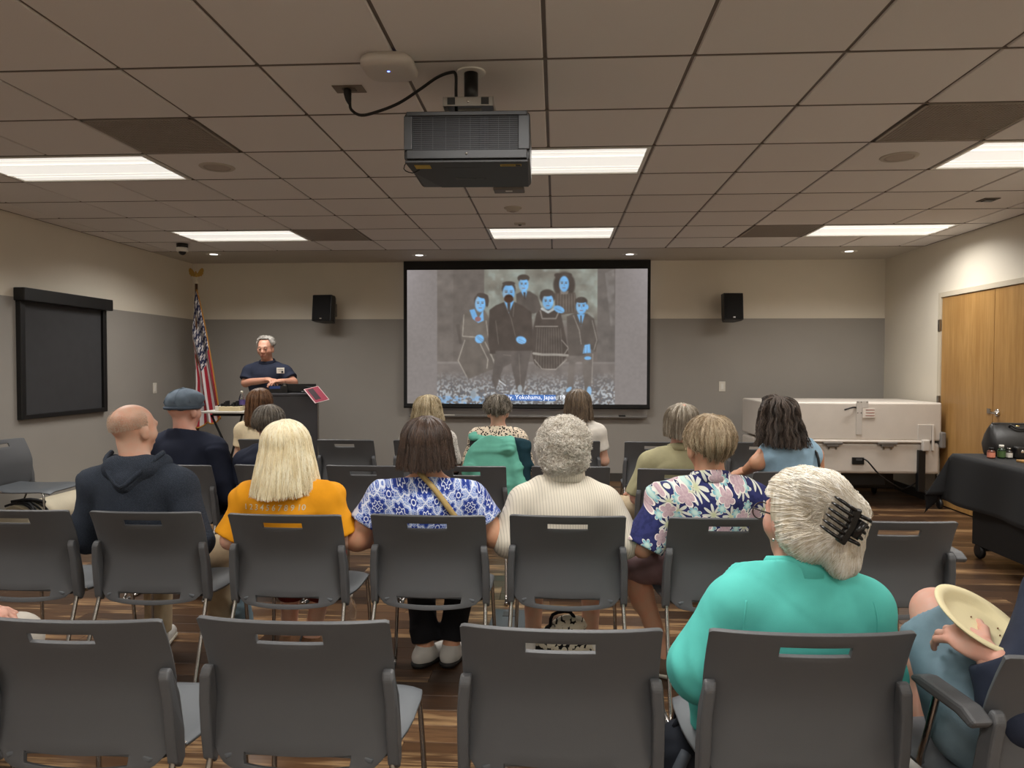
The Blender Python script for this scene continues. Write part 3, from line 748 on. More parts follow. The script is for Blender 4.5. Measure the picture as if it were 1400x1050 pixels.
c = n.mix(cant, c, c2); n.bump(n.noise(n.coord(), 700), .2, .001); n.base(c, .75)
V, UV = [], []
for i in range(nu + 1):
    for j in range(nv + 1):
        u, v = i / nu, j / nv
        # hoist runs down the pole; fly hangs, top edge outermost at the right
        spread = (u ** .9)
        x = .012 + spread * (.35 * (1 - v) ** 1.1 - .02) + .012 * math.sin(v * 9 + u * 4) * u
        z = A - fl_h * v * (1 - .88 * u) - u * fl_l + .02 * u * math.sin(v * 14)
        yy = -.02 - .05 * math.sin(v * 15 + 1.5 * u) * (.25 + .75 * min(1, u * 1.4)) - .05 * u * (1 - v)
        if u < .33 and v > .0: x -= .05 * (1 - u / .33) * math.sin(v * PI)
        V.append((x, yy, z)); UV.append((u, v))
F = [(i * (nv + 1) + j, (i + 1) * (nv + 1) + j, (i + 1) * (nv + 1) + j + 1, i * (nv + 1) + j + 1) for i in range(nu) for j in range(nv)]
me = raw(V, F, True); ul = me.uv_layers.new(name='cloth')
for l in me.loops: ul.data[l.index].uv = UV[l.vertex_index]
fo = link('cloth', me, n.m)
mo = fo.modifiers.new('s', 'SOLIDIFY'); mo.thickness = .003; baked(fo)
fo.name = 'american_flag'; fo.location = (px_, py_, 0)
tag(fo, 'american flag hanging in folds from the pole in the back left corner', 'flag')
fr = MB()
fr.tube([V[i * (nv + 1)] for i in range(0, nu + 1, 4)], .009, 8).tube([V[nu * (nv + 1) + j] for j in range(0, nv + 1, 4)], .010, 8)
fr.build('gold_fringe', mat('gold fringe', rgb(168, 116, 40), .6, bump=.8, bscale=300), fo)

# ================================================================ lectern, side table and their things
lx, ly = -2.60, 7.05
le = empty('lectern', (lx, ly, 0), .30, 'dark grey lectern in front of the standing speaker', 'lectern')
m_lec = mat('charcoal laminate', rgb(62, 62, 66), .5, bump=.1, bscale=300); m_lec2 = mat('lectern edge metal', rgb(130, 126, 120), .35, .6)
MB().box((-.225, -.02, .08), (.225, .0, 1.10), .003).build('front_panel', m_lec, le)
for s in (-1, 1):
    MB().box((s * .215 - .012, .0, .08), (s * .215 + .012, .42, 1.10), .003).build('side_panel', m_lec, le)
    MB().box((s * .227 - .006, -.026, .06), (s * .227 + .006, -.006, 1.10), .002).build('edge_strip', m_lec2, le)
MB().box((-.24, -.03, 1.10), (.24, .46, 1.125), .005).build('top', m_lec, le)
MB().box((-.21, 0, .55), (.21, .41, .57)).build('shelf', m_lec, le)
MB().box((-.25, -.04, 0.02), (.25, .44, .08), .008).build('base', m_sblk, le)
for x in (-.2, .2):
    for y in (0, .38): MB().ball((x, y, .018), (.02, .02, .018)).build('foot', m_sblk, le)
lap = empty('laptop', (lx - .03, ly + .24, 1.126), PI + .3, 'black open laptop on the lectern under the speaker\'s hands', 'laptop')
MB().box((-.17, -.11, 0), (.17, .12, .016), .004).build('keyboard_base', m_sb, lap)
MB().box((-.165, .115, .012), (.165, .125, .09), .003, Matrix.Rotation(.0, 4, 'X')).build('screen_lid', m_sb, lap)
MB().box((-.10, -.08, .0162), (.10, .06, .0172)).build('keys', m_lec, lap)
co = empty('control_panel', (lx - .17, ly + .02, 1.126), .3, 'small black control box with blue screen on the lectern beside the laptop', 'electronics')
MB().prism([(-.05, 0), (.05, 0), (.05, .03), (-.05, .075)], -.09, .09, 'x', .003).build('housing', m_sb, co)
MB().box((-.08, -.052, .045), (.02, -.0505, .07)).build('display', emit('dim blue display', rgb(30, 46, 90), .6), co)
MB().lathe([(.02, .03), (.02, .07), (.012, .09), (.022, .095)], 18, Matrix.Translation((.06, .03, 0))).build('knob', m_steel, co)
mic = empty('gooseneck_microphone', (lx + .12, ly + .14, 1.126), 0, 'thin black gooseneck microphone lying toward the red flyer', 'microphone')
MB().tube([(-.08, 0, .0), (-.07, -.01, .045), (.0, -.04, .06), (.08, -.08, .03), (.10, -.10, .0)], .006, 8).build('neck', m_sb, mic)
MB().lathe([(.03, 0), (.028, .012), (.012, .02)], 18, Matrix.Translation((-.08, 0, 0))).build('base', m_sb, mic)
fp = empty('flyer', (lx + .185, ly + .04, 1.137), 0, 'dark red printed flyer with pale border resting on the lectern corner', 'paper')
Mf = Matrix.Translation((.06, -.10, -.02)) @ Matrix.Rotation(.42, 4, 'Y') @ Matrix.Rotation(.55, 4, 'X') @ Matrix.Rotation(-.55, 4, 'Z')
MB().box((-.11, -.08, -.002), (.11, .08, 0), 0, Mf).build('sheet', mat('pale pink paper', rgb(206, 180, 180), .6), fp)
MB().box((-.104, -.07, .0), (.104, .074, .0012), 0, Mf).build('red_print', mat('crimson print', rgb(140, 40, 62), .6), fp)
MB().box((-.09, -.05, .0012), (.07, .01, .0022), 0, Mf).build('dark_print', mat('dark print', rgb(46, 24, 32), .6), fp)
tp = at(315, 563, 7.2)
st = empty('side_table', (tp.x, 7.2, 0), 0, 'small white-topped folding side table left of the lectern', 'table')
MB().box((-.24, -.16, tp.z - .02), (.24, .2, tp.z), .004).build('tabletop', mat('white laminate', rgb(196, 192, 184), .4), st)
MB().box((-.14, -.1, tp.z - .05), (.14, .12, tp.z - .02), .004).build('bracket', m_sblk, st)
for s in (-1, 1):
    MB().tube([(s * .16, -.08, tp.z - .04), (-s * .16, .1, .02)], .011, 10, smooth=1).build('leg', m_sblk, st)
    MB().tube([(-s * .16, -.10, .012), (-s * .16, .16, .012)], .012, 10, smooth=1).build('foot', m_sblk, st)
tb = empty('cardboard_tray', (tp.x + .02, 7.18, tp.z), 0, 'small cream box with dark odds and ends on the side table', 'box')
MB().box((-.10, -.07, 0), (.12, .07, .045), .003).build('box', mat('cream card', rgb(206, 190, 152), .7), tb)
m = MB()
for k in range(9): m.box((-.12 + k * .026, -.05 + .012 * (k % 3), .045), (-.105 + k * .026, .03, .06 + .014 * (k % 4)), .003)
tag(m.build('contents', m_sblk, tb), kind='stuff')
MB().box((-.15, -.05, 0), (-.10, .03, .05), .004).build('tissue_pack', m_plate, tb)
m_clear = NT('clear plastic'); m_clear.base((.95, .97, 1), .06, 0, .5); m_clear.b.inputs['Transmission Weight'].default_value = 1.0; m_clear.b.inputs['IOR'].default_value = 1.12; m_clear = m_clear.m
m_water = NT('bottle plastic with water'); m_water.base((.90, .94, .97), .05); m_water.b.inputs['Transmission Weight'].default_value = 1.0; m_water.b.inputs['IOR'].default_value = 1.25; m_water = m_water.m
def bottle(loc, h, r, label, cap, lab):
    t = empty('water_bottle', loc, 0, label, 'bottle')
    MB().lathe([(r * .8, 0), (r, .012), (r, h * .22), (r * .94, h * .25), (r, h * .28), (r, h * .58), (r * .97, h * .62), (r * .6, h * .80), (r * .36, h * .87), (r * .36, h * .90)], 24).build('bottle', m_water, t)
    MB().lathe([(r * .42, h * .885), (r * .43, h * .99), (r * .38, h)], 18).build('cap', cap, t)
    if lab: MB().lathe([(r * 1.01, h * .3), (r * 1.01, h * .55)], 24, cap=False).build('paper_label', lab, t)
b2 = at(331, 556, 7.22)
bottle((b2.x, 7.22, tp.z), .20, .032, 'tall clear bottle with purple label on the side table', m_plate, mat('purple label', rgb(88, 74, 130), .5))
b3 = Vector(at(480, 866, 3.4)); 
bottle((at(480, 866, 3.75).x, 3.75, 0), .20, .034, 'clear plastic water bottle standing on the floor between the chairs', m_white, None)

# ================================================================ white folded unit on castors
ux0, ux1, uy0, uy1 = at(1047, 600, 7.42).x, XR - .06, 7.42, 8.35
un = empty('folding_unit', ((ux0 + ux1) / 2, (uy0 + uy1) / 2, 0), 0, 'big white boxy folded unit on castors in the back right corner', 'equipment')
m_uw = mat('warm white enamel', rgb(208, 200, 190), .42, var=.02); m_uw2 = mat('white ribbed plastic', rgb(196, 190, 182), .5); m_ub = mat('black frame steel', rgb(15, 15, 16), .45)
bx, by = (ux0 + ux1) / 2, (uy0 + uy1) / 2
zt, zm, zb = 1.045, .655, .33
W2, D2 = (ux1 - ux0) / 2, (uy1 - uy0) / 2
MB().box((-W2, -D2, zm + .01), (W2, D2, zt), .018, seg=3).build('upper_case', m_uw, un)
MB().box((-W2 + .0, -D2 + .006, zb), (W2 - .01, D2, zm - .012), .03, seg=3).build('lower_case', m_uw, un)
MB().box((-W2 + .2, -D2 - .018, zm - .012), (W2 - .15, -D2 + .02, zm + .014), .01, seg=3).build('middle_rail', m_uw, un)
for k in range(8):
    x = -W2 + .012 + k * .021
    MB().box((x, -D2 - .012, zm - .24), (x + .013, -D2 + .01, zt - .03), .005).build('end_rib', m_uw2, un)
MB().box((-W2 - .004, -D2 - .02, zm + .02), (-W2 + .18, -D2 - .004, zm + .16), .003).build('dark_label', mat('dark grey label', rgb(84, 82, 80), .6), un)
def upx(px, py): p = at(px, py, uy0); return p.x - bx, p.z
x, z = upx(1171, 546); x2, z2 = upx(1180, 592)
MB().box((x - .001, -D2 - .008, z2), (x + .055, -D2, z), .002).box((x + .055, -D2 - .0075, z - .07), (x + .115, -D2, z), .002).build('hinge_plate', m_uw2, un)
for dx in (.012, .045, .10):
    for dz in (-.012, -.12): MB().ball((x + dx, -D2 - .008, z + dz if dx < .1 else z - .012), (.005, .003, .005), 8, 6).build('screw', m_ub, un)
a, b_ = upx(1179, 556), upx(1196, 569)
MB().box((a[0], -D2 - .010, b_[1]), (b_[0], -D2 - .004, a[1]), .001).build('caution_label', mat('white caution label', rgb(222, 214, 204), .5), un)
for k in range(3): MB().box((a[0] + .03, -D2 - .0112, a[1] - .02 - k * .028), (b_[0] - .006, -D2 - .0098, a[1] - .014 - k * .028)).build('caution_print', mat('red brown print', rgb(140, 74, 60), .6), un)
h0, h1 = upx(1153, 558), upx(1170, 555)
MB().tube([(h1[0], -D2 - .004, h1[1]), (h1[0] - .04, -D2 - .03, h1[1] + .002), (h0[0], -D2 - .035, h0[1])], .008, 8).build('pull_lever', m_ub, un)
for px in (1138, 1213):
    lx_, lz_ = upx(px, 604)
    MB().box((lx_ - .095, -D2 - .03, lz_ - .012), (lx_ + .095, -D2, lz_ + .014), .006).box((lx_ - .06, -D2 - .026, lz_ - .035), (lx_ + .06, -D2, lz_ - .012), .006).build('latch', mat('grey latch metal', rgb(128, 124, 120), .4, .5), un)
    MB().box((lx_ - .04, -D2 - .014, lz_ - .06), (lx_ - .025, -D2, lz_ - .035), .002).box((lx_ + .03, -D2 - .014, lz_ - .06), (lx_ + .045, -D2, lz_ - .035), .002).build('latch_hook', m_steel, un)
sx_, sz_ = upx(1173, 628)
MB().box((sx_ - .055, -D2 - .012, sz_ - .035), (sx_ + .06, -D2 + .008, sz_ + .035), .004).build('power_inlet', m_ub, un)
MB().box((sx_ - .02, -D2 - .0135, sz_ + .005), (sx_ + .04, -D2 - .0115, sz_ + .025)).build('switch', mat('grey switch', rgb(70, 70, 72), .5), un)
MB().tube([(sx_ + .05, -D2 - .012, sz_ + .02), (sx_ + .08, -D2 - .05, sz_), (sx_ + .20, -D2 - .06, sz_ - .14), (sx_ + .38, -D2 - .02, sz_ - .25), (sx_ + .50, -D2 + .1, sz_ - .29), (sx_ + .62, -D2 + .1, sz_ - .23)], .008, 8).build('mains_cable', m_ub, un)
p0, z0 = upx(1255, 578); p1, z1 = upx(1270, 620)
MB().box((p0, -D2 - .01, z0 - .16), (p0 + .13, -D2, z0), .003).box((p0 + .03, -D2 - .05, z0 - .26), (p0 + .10, -D2, z0 - .15), .01).build('pivot_bracket', m_uw2, un)
MB().box((p0 + .135, -D2 - .02, z0 - .26), (p0 + .155, -D2 + .01, z0 - .0), .004).build('pivot_arm', m_uw, un)
lz, _ = upx(1259, 640)
MB().box((lz - .035, -D2 - .03, .16), (lz + .035, -D2 + .03, zm - .08), .006).build('leg_post', m_ub, un)
MB().tube([(lz, -D2, .19), (lz + .09, -D2 - .03, .13), (lz + .17, -D2 - .05, .08)], .02, 10).build('leg_foot', m_ub, un)
MB().box((-W2 + .3, -.12, .13), (W2 - .3, .12, zb + .01), .01).box((-W2 + .35, -D2 + .08, .2), (W2 - .5, D2 - .1, zb), .01).build('underframe', m_ub, un)
for (x, y) in ((lz + .165, -D2 - .05), (-W2 + .3, -D2 + .1), (-W2 + .3, D2 - .12), (W2 - .3, D2 - .12)):
    wh = MB().lathe([(.018, -.014), (.045, -.014), (.048, -.006), (.048, .006), (.045, .014), (.018, .014)], 20, Matrix.Translation((x, y, .048)) @ Matrix.Rotation(PI / 2, 4, 'Y'))
    wh.box((x - .022, y - .012, .06), (x + .022, y + .012, .13), .004); wh.build('castor', m_ub, un)
MB().box((W2 - .02, -D2 - .03, zm - .06), (W2 + .03, -D2 + .14, zm + .10), .012).build('corner_bumper', mat('grey corner bumper', rgb(120, 116, 112), .5), un)
# spare chair frames / dollies lumped in the dark under the unit are left to its underframe

# ================================================================ table with black cloth at the right wall
tx0, tx1, ty0, ty1, tz = 3.02, 3.72, 3.75, 5.72, .735
ta = empty('folding_table', ((tx0 + tx1) / 2, (ty0 + ty1) / 2, 0), 0, 'folding table hidden under the black cloth by the right wall', 'table')
hx, hy = (tx1 - tx0) / 2, (ty1 - ty0) / 2
MB().box((-hx, -hy, tz - .03), (hx, hy, tz), .006).build('tabletop', m_lec, ta)
for s in (-1, 1):
    MB().box((-hx + .06, s * (hy - .25) - .03, .06), (hx - .06, s * (hy - .25) + .03, .11), .006).box((-.04, s * (hy - .25) - .03, .1), (.04, s * (hy - .25) + .03, tz - .03), .006).build('leg', m_ub, ta)
    for t_ in (-1, 1):
        MB().lathe([(.018, -.016), (.05, -.016), (.055, -.006), (.055, .006), (.05, .016), (.018, .016)], 20, Matrix.Translation((t_ * (hx - .08), s * (hy - .25), .055)) @ Matrix.Rotation(PI / 2, 4, 'Y')).build('castor', m_ub, ta)
    MB().tube([(-hx + .1, s * (hy - .25), .12), (-.02, s * (hy - .6), tz - .06)], .014, 8, smooth=1).build('brace', m_ub, ta)
MB().box((-.30, -hy + .2, .10), (-.27, hy - .2, tz - .03), .004).build('added_shade_panel', m_sblk, ta)  # black panel added to stand for the shade under the table
# cloth: a grid over the top that falls with folds
nx, ny = 46, 90
def cloth_pt(i, j):
    u, v = (i / nx) * 2 - 1, (j / ny) * 2 - 1
    ex, ey = hx + .38, hy + .34
    x, y = u * ex, v * ey
    ox, oy = max(abs(x) - hx, 0), max(abs(y) - hy, 0)
    sx, sy = math.copysign(1, x), math.copysign(1, y)
    X, Y = min(abs(x), hx + .004) * sx, min(abs(y), hy + .004) * sy
    drop = math.hypot(ox, oy)
    f_ = .018 * math.sin(y * 9 + 1.2) * ox / .3 + .02 * math.sin(x * 11) * oy / .3
    fl_ = .10 * drop
    if ox > 0: X += sx * (fl_ + f_ + (oy * .25 if oy > 0 else 0))
    if oy > 0: Y += sy * (fl_ + f_ + (ox * .25 if ox > 0 else 0))
    return X, Y, tz + .005 - drop * .96 - .08 * max(0, -v) * min(1, ox * 3)
V = [cloth_pt(i, j) for i in range(nx + 1) for j in range(ny + 1)]
F = [(i * (ny + 1) + j, (i + 1) * (ny + 1) + j, (i + 1) * (ny + 1) + j + 1, i * (ny + 1) + j + 1) for i in range(nx) for j in range(ny)]
V = [(min(x, XR - .05 - (tx0 + tx1) / 2), y, z) for x, y, z in V]
tc = link('tablecloth', raw(V, F, True), mat('black tablecloth', rgb(17, 18, 20), .8, bump=.25, bscale=500), None, ((tx0 + tx1) / 2, (ty0 + ty1) / 2, 0))
mo = tc.modifiers.new('s', 'SOLIDIFY'); mo.thickness = .003; mo.offset = 1; baked(tc)
tag(tc, 'black cloth draped over the table by the right wall', 'tablecloth')
TT = tz + .008
bg = empty('leather_bag', (3.405, 5.585, TT), -.12, 'black leather doctor bag with brass clasp on the black table', 'bag')
bg.scale = (.70, .80, .84)
m_lea = mat('black grained leather', rgb(26, 24, 23), .42, bump=.5, bscale=160)
V = []; F = []; n_ = 28
prof = [(.0, .27, .13), (.02, .285, .145), (.10, .29, .15), (.18, .28, .125), (.24, .26, .075), (.275, .235, .03), (.285, .22, .018)]
for z, a, b in prof:
    for k in range(n_):
        th = 2 * PI * k / n_; cx_, sy_ = math.cos(th), math.sin(th)
        V.append((a * math.copysign(abs(cx_) ** .45, cx_) + .006 * math.sin(5 * th + z * 30), b * math.copysign(abs(sy_) ** .55, sy_) + .006 * math.sin(7 * th + z * 20), z))
for i in range(len(prof) - 1):
    for k in range(n_): F.append((i * n_ + k, i * n_ + (k + 1) % n_, (i + 1) * n_ + (k + 1) % n_, (i + 1) * n_ + k))
F.append(tuple(range(n_))[::-1]); F.append(tuple(len(V) - n_ + k for k in range(n_)))
link('body', raw(V, F, True), m_lea, bg)
MB().box((-.23, -.022, .272), (.23, .022, .292), .008).build('frame_rim', m_lea, bg)
m_brass = mat('brass', rgb(214, 186, 120), .25, 1.0)
MB().ball((0, -.03, .262), (.028, .012, .012), 12, 8).build('clasp', m_brass, bg); MB().box((-.02, -.098, .17), (.02, -.085, .20), .006, Matrix.Rotation(-.0, 4, 'X')).build('lock_plate', m_brass, bg)
for s in (-1, 1): MB().tube([(-.09, s * .05, .25), (-.085, s * .075, .275), (-.04, s * .10, .25), (.04, s * .10, .25), (.085, s * .075, .275), (.09, s * .05, .25)], .010, 10).build('handle', m_lea, bg)
MB().tube([(.20, -.10, .14), (.215, -.125, .20), (.235, -.12, .24), (.25, -.10, .20), (.25, -.10, .12)], .010, 8).build('side_strap', mat('worn leather strap', rgb(62, 54, 48), .5), bg)
jx, jy = 3.06, 5.02
def jar(px, lab, body, capm, lbl, h, r, name='bottle'):
    p = at(px, 632, 5.0)
    t = empty(name, ((px - 762) * 5.42 / 990 - .005, 5.42, TT), 0, lab, 'jar')
    MB().lathe([(r * .92, 0), (r, .006), (r, h * .62), (r * .9, h * .7), (r * .5, h * .78), (r * .5, h * .82)], 20).build('glass', body, t)
    MB().lathe([(r * .62, h * .80), (r * .64, h * .97), (r * .58, h)], 18).build('cap', capm, t)
    if lbl: MB().lathe([(r * 1.015, h * .12), (r * 1.015, h * .56)], 20, cap=False).build('paper_label', lbl, t)
m_bk = mat('black cap', rgb(20, 20, 20), .4)
jar(1336, 'small jar with orange red label beside the leather bag', mat('rust jar', rgb(96, 48, 34), .3), m_bk, mat('salmon label', rgb(206, 128, 104), .5), .078, .026, 'jar')
jar(1349, 'small green bottle with white cap beside the leather bag', mat('dark green glass', rgb(26, 46, 28), .2), m_white, mat('green label', rgb(66, 92, 50), .5), .098, .026, 'bottle')
jar(1359, 'small jar with white label next to the black tin', mat('brown jar', rgb(40, 34, 30), .3), m_chr, mat('white label', rgb(206, 200, 190), .5), .076, .022, 'jar')
tn = empty('tin_box', (3.372, 5.40, TT), -.08, 'flat black tin with round emblem standing before the leather bag', 'box')
MB().box((-.082, -.03, 0), (.082, .03, .088), .012, seg=3).build('case', mat('black tin', rgb(16, 16, 17), .35), tn)
MB().lathe([(.002, 0), (.012, .0005), (.014, -.001)], 16, Matrix.Translation((-.04, -.031, .052)) @ Matrix.Rotation(PI / 2, 4, 'X')).build('emblem', m_chr, tn)
wo = empty('wooden_board', (3.36, 4.98, TT), 0, 'flat light wooden board at the picture edge on the black table', 'board')
MB().box((-.16, -.26, 0), (.2, .26, .016), .004).build('board', m_door, wo); MB().lathe([(.012, .0165), (.02, .0166), (.021, .016)], 16, Matrix.Translation((-.08, .2, 0)), cap=False).build('eyelet', m_brass, wo)

# ================================================================ things on the floor
ro = empty('carpet_roll', (XL + .20, 5.55, .135), 0, 'long cream roll lying on the floor along the left wall', 'roll')
MB().lathe([(.03, 0), (.128, 0), (.133, .01), (.132, .9), (.134, 1.6), (.128, 1.85), (.03, 1.85)], 36, Matrix.Rotation(-PI / 2, 4, 'X')).build('roll', mat('cream felt', rgb(206, 196, 172), .8, var=.06, vscale=5, bump=.3, bscale=60), ro)
MB().lathe([(.02, -.006), (.05, -.006), (.12, -.003), (.126, 0)], 32, Matrix.Rotation(-PI / 2, 4, 'X')).build('spiral_end', mat('felt end', rgb(176, 166, 144), .9), ro)
cb = MB()
for k in range(6):
    y = .02 + k * .032
    cb.tube([(.145 * math.sin(a_), y + .03 * math.sin(a_ * 2 + k), .145 * math.cos(a_)) for a_ in np.linspace(-.5, 1.75, 9)], .009, 8)
cb.tube([(-.06, .05, .15), (.05, .12, .16), (.10, .22, .12)], .016, 8)
cb.tube([(.135, .02, -.06), (.20, -.06, -.125), (.26, .02, -.124), (.22, .2, -.124), (.14, .16, -.118)], .009, 8)
o = cb.build('cable_coil', m_void, None, ro.location); tag(o, 'black cable coils slung over the near end of the cream roll', 'cable')
fm = empty('floor_box', (at(697, 850, 3.93).x, 3.93, 0), -.03, 'dark flat floor plate lying between the chairs near the water bottle', 'mat')
MB().box((-.10, -.17, .001), (.11, .17, .012), .004).build('plate', mat('slate rubber', rgb(46, 52, 56), .5), fm)
MB().box((-.04, .05, .012), (.05, .12, .0145), .002).build('lid', m_ub, fm)
fm2 = empty('floor_mat', (at(735, 864, 3.72).x, 3.70, 0), 0, 'thin dark strip mat on the floor under the striped-shirt woman\'s chair', 'mat')
MB().box((-.20, -.06, .001), (.26, .05, .008), .003).build('sheet', mat('slate rubber', rgb(46, 52, 56), .5), fm2); MB().box((-.19, -.05, .0075), (.25, -.043, .0095)).build('edge_trim', m_ub, fm2)
# ================================================================ stacking chairs
m_poly = mat('charcoal polypropylene', rgb(84, 85, 87), .46, var=.04, vscale=3, bump=.25, bscale=900, spec=.4)
m_poly2 = mat('charcoal polypropylene seat', rgb(90, 94, 98), .42, var=.04, vscale=3, bump=.25, bscale=900, spec=.4)
m_rod = mat('chromed rod', rgb(168, 164, 160), .22, 1.0)
def interp(x, xs, ys): return float(np.interp(x, xs, ys))
BZ = [.425, .445, .50, .58, .635, .69, .748, .80]
BY = [.050, .056, .066, .072, .068, .050, .025, .000]
BW = [.210, .220, .228, .232, .234, .235, .235, .235]
def back_mesh():
    us = [-1, -.97, -.9, -.8, -.68, -.60, -.48, -.345, -.2, -.07, .07, .2, .345, .48, .60, .68, .8, .9, .97, 1]
    zs = [.425, .440, .450, .463, .49, .52, .56, .595, .63, .668, .702, .726, .745, .771, .786, .795, .80]
    V = []; F = []; nu = len(us)
    for z in zs:
        for u in us:
            wd, y = interp(z, BZ, BW), interp(z, BZ, BY)
            yy = y + .034 * u * u + .010 * u ** 6 - .004
            low = max(0, (.48 - z) / .055); zz = z - .014 * low * (1 - u * u) + .022 * low * max(0, (abs(u) - .82) / .18) ** 2
            top = max(0, (z - .766) / .034); zz -= .005 * top * max(0, (abs(u) - .94) / .06) ** 2 - .004 * top * (1 - u * u)
            V.append((u * wd, yy, zz))
    for i in range(len(zs) - 1):
        for j in range(nu - 1):
            um, zm = (us[j] + us[j + 1]) / 2, (zs[i] + zs[i + 1]) / 2
            if abs(um) < .345 and .745 < zm < .771: continue
            if abs(um) < .60 and .440 < zm < .463: continue
            F.append((i * nu + j, i * nu + j + 1, (i + 1) * nu + j + 1, (i + 1) * nu + j))
    o = link('tmp', raw(V, F, True), m_poly)
    s = o.modifiers.new('s', 'SOLIDIFY'); s.thickness = .011; s.offset = -1
    b = o.modifiers.new('b', 'BEVEL'); b.width = .0028; b.segments = 2; b.limit_method = 'ANGLE'; b.angle_limit = 1.0
    baked(o); me = o.data; bpy.data.objects.remove(o)
    me.polygons.foreach_set('use_smooth', [True] * len(me.polygons)); return me
def seat_mesh():
    us = np.linspace(-1, 1, 17); ts = [.075, .10, .15, .2, .26, .32, .38, .43, .47, .50, .52, .532]
    V = []; F = []
    for y in ts:
        wd = interp(y, [.075, .15, .3, .45, .50, .532], [.185, .222, .240, .238, .228, .205])
        z = interp(y, [.075, .12, .25, .40, .47, .51, .532], [.462, .452, .446, .450, .450, .442, .425])
        for u in us: V.append((u * wd, y, z - .018 * abs(u) ** 6 + .004 * u * u))
    n = len(us)
    for i in range(len(ts) - 1):
        for j in range(n - 1): F.append((i * n + j, i * n + j + 1, (i + 1) * n + j + 1, (i + 1) * n + j))
    o = link('tmp', raw(V, F, True), m_poly2); s = o.modifiers.new('s', 'SOLIDIFY'); s.thickness = .012; s.offset = -1
    b = o.modifiers.new('b', 'BEVEL'); b.width = .003; b.segments = 2; b.limit_method = 'ANGLE'; b.angle_limit = 1.0
    baked(o); me = o.data; bpy.data.objects.remove(o)
    me.polygons.foreach_set('use_smooth', [True] * len(me.polygons)); return me
me_back, me_seat = back_mesh(), seat_mesh()
def bracket_mesh(s):
    m = MB()
    pr = [(.066, .668), (.082, .672), (.106, .60), (.125, .50), (.128, .43), (.108, .41), (.086, .43), (.074, .50), (.066, .58), (.058, .65)]
    m.prism(pr, min(s * .218, s * .246), max(s * .218, s * .246), 'x', .006)
    out = []
    for x, y, z in m.v:
        k = min(max((z - .55) / .12, 0), 1); out.append((x - s * .009 * k * k, y, z))
    m.v = out; return m.mesh()
me_br = {s: bracket_mesh(s) for s in (-1, 1)}
def tube_mesh(pts, r, n=10, sm=3): return MB().tube(pts, r, n, smooth=sm).mesh()
R_ = .0085
me_rear = {s: tube_mesh([(s * .228, .100, .47), (s * .230, .088, .41), (s * .243, -.06, .06), (s * .245, -.085, .022), (s * .245, -.065, .0085)], R_) for s in (-1, 1)}
me_front = {s: tube_mesh([(s * .205, .40, .432), (s * .212, .468, .428), (s * .222, .492, .38), (s * .238, .515, .04), (s * .24, .505, .014), (s * .24, .475, .0085)], R_) for s in (-1, 1)}
me_run = {s: tube_mesh([(s * .24, .475, .0085), (s * .2425, .2, .0085), (s * .245, -.065, .0085)], R_, 10, 1) for s in (-1, 1)}
me_rail = {s: tube_mesh([(s * .228, .10, .45), (s * .215, .18, .430), (s * .205, .40, .432)], R_) for s in (-1, 1)}
me_cross = tube_mesh([(-.205, .38, .428), (.205, .38, .428)], R_, 10, 1)
me_glide = MB().box((-.013, -.02, .0), (.013, .02, .016), .004).mesh()
def arm_mesh(s):
    m = MB(); a = [(.06, .652), (.10, .672), (.24, .678), (.272, .668), (.277, .655), (.24, .65), (.12, .645), (.075, .632)]
    m.prism(a, min(s * .238, s * .287), max(s * .238, s * .287), 'x', .008); return m.mesh()
me_arm = {s: arm_mesh(s) for s in (-1, 1)}
me_armpost = {s: tube_mesh([(s * .255, .215, .655), (s * .252, .25, .55), (s * .238, .30, .44), (s * .21, .30, .430)], R_) for s in (-1, 1)}
m_gl = mat('grey glide', rgb(60, 60, 60), .6)
for x, m_ in [(me_glide, m_gl), (me_cross, m_rod)] + [(d[s], m_rod) for d in (me_rear, me_front, me_run, me_rail, me_armpost) for s in (-1, 1)] + [(d[s], m_poly) for d in (me_br, me_arm) for s in (-1, 1)]:
    x.materials.append(m_)
def chair_proto(arms):
    t = bpy.data.objects.new('stacking_chair', None); COL.objects.link(t); t.empty_display_size = .1
    link('backrest', me_back, None, t); link('seat', me_seat, None, t)
    for s in (-1, 1):
        link('side_bracket', me_br[s], None, t); link('leg', me_rear[s], None, t); link('leg', me_front[s], None, t)
        link('floor_runner', me_run[s], None, t); link('seat_rail', me_rail[s], None, t)
        link('glide', me_glide, None, t, (s * .24, .46, 0)); link('glide', me_glide, None, t, (s * .245, -.04, 0))
        if arms: link('armrest', me_arm[s], None, t); link('armrest_post', me_armpost[s], None, t)
    link('crossbar', me_cross, None, t); return t
PROTO = {}
CH = {}
def chair(key, X, Y, rz, label, arms=False):
    if arms not in PROTO: o = PROTO[arms] = chair_proto(arms)
    else: o = copy_tree(PROTO[arms])
    o.location = (X, Y, 0); o.rotation_euler = (0, 0, rz)
    tag(o, label, 'chair', 'charcoal stacking chairs set out in rows'); CH[key] = (X, Y, rz); return o
def cpx(key, px, py, rz, label, arms=False):
    d = ray(px, py); Y = (.797 - EYE) * d.y / d.z
    return chair(key, at(px, py, Y).x, Y, rz, label, arms)
D = math.radians
cpx('A1', 76, 858, D(0), 'empty chair cut by the left picture edge in the nearest row')
cpx('A2', 392, 858, D(0), 'empty chair in the nearest row, right of the one cut by the left edge')
cpx('A3', 768, 868, D(0), 'empty chair in the nearest row, directly left of the woman in turquoise')
cpx('A4', 1122, 872, D(2), 'chair in the nearest row holding the woman in turquoise')
chair('A5', 1.175, 1.55, D(9), 'nearest-row chair with armrests under the man holding the plate', True)
cpx('B1', 10, 704, D(0), 'empty second-row chair at the left picture edge before the cream roll')
cpx('B2', 191, 706, D(1), 'chair in the second row under the bald man in the hooded sweater')
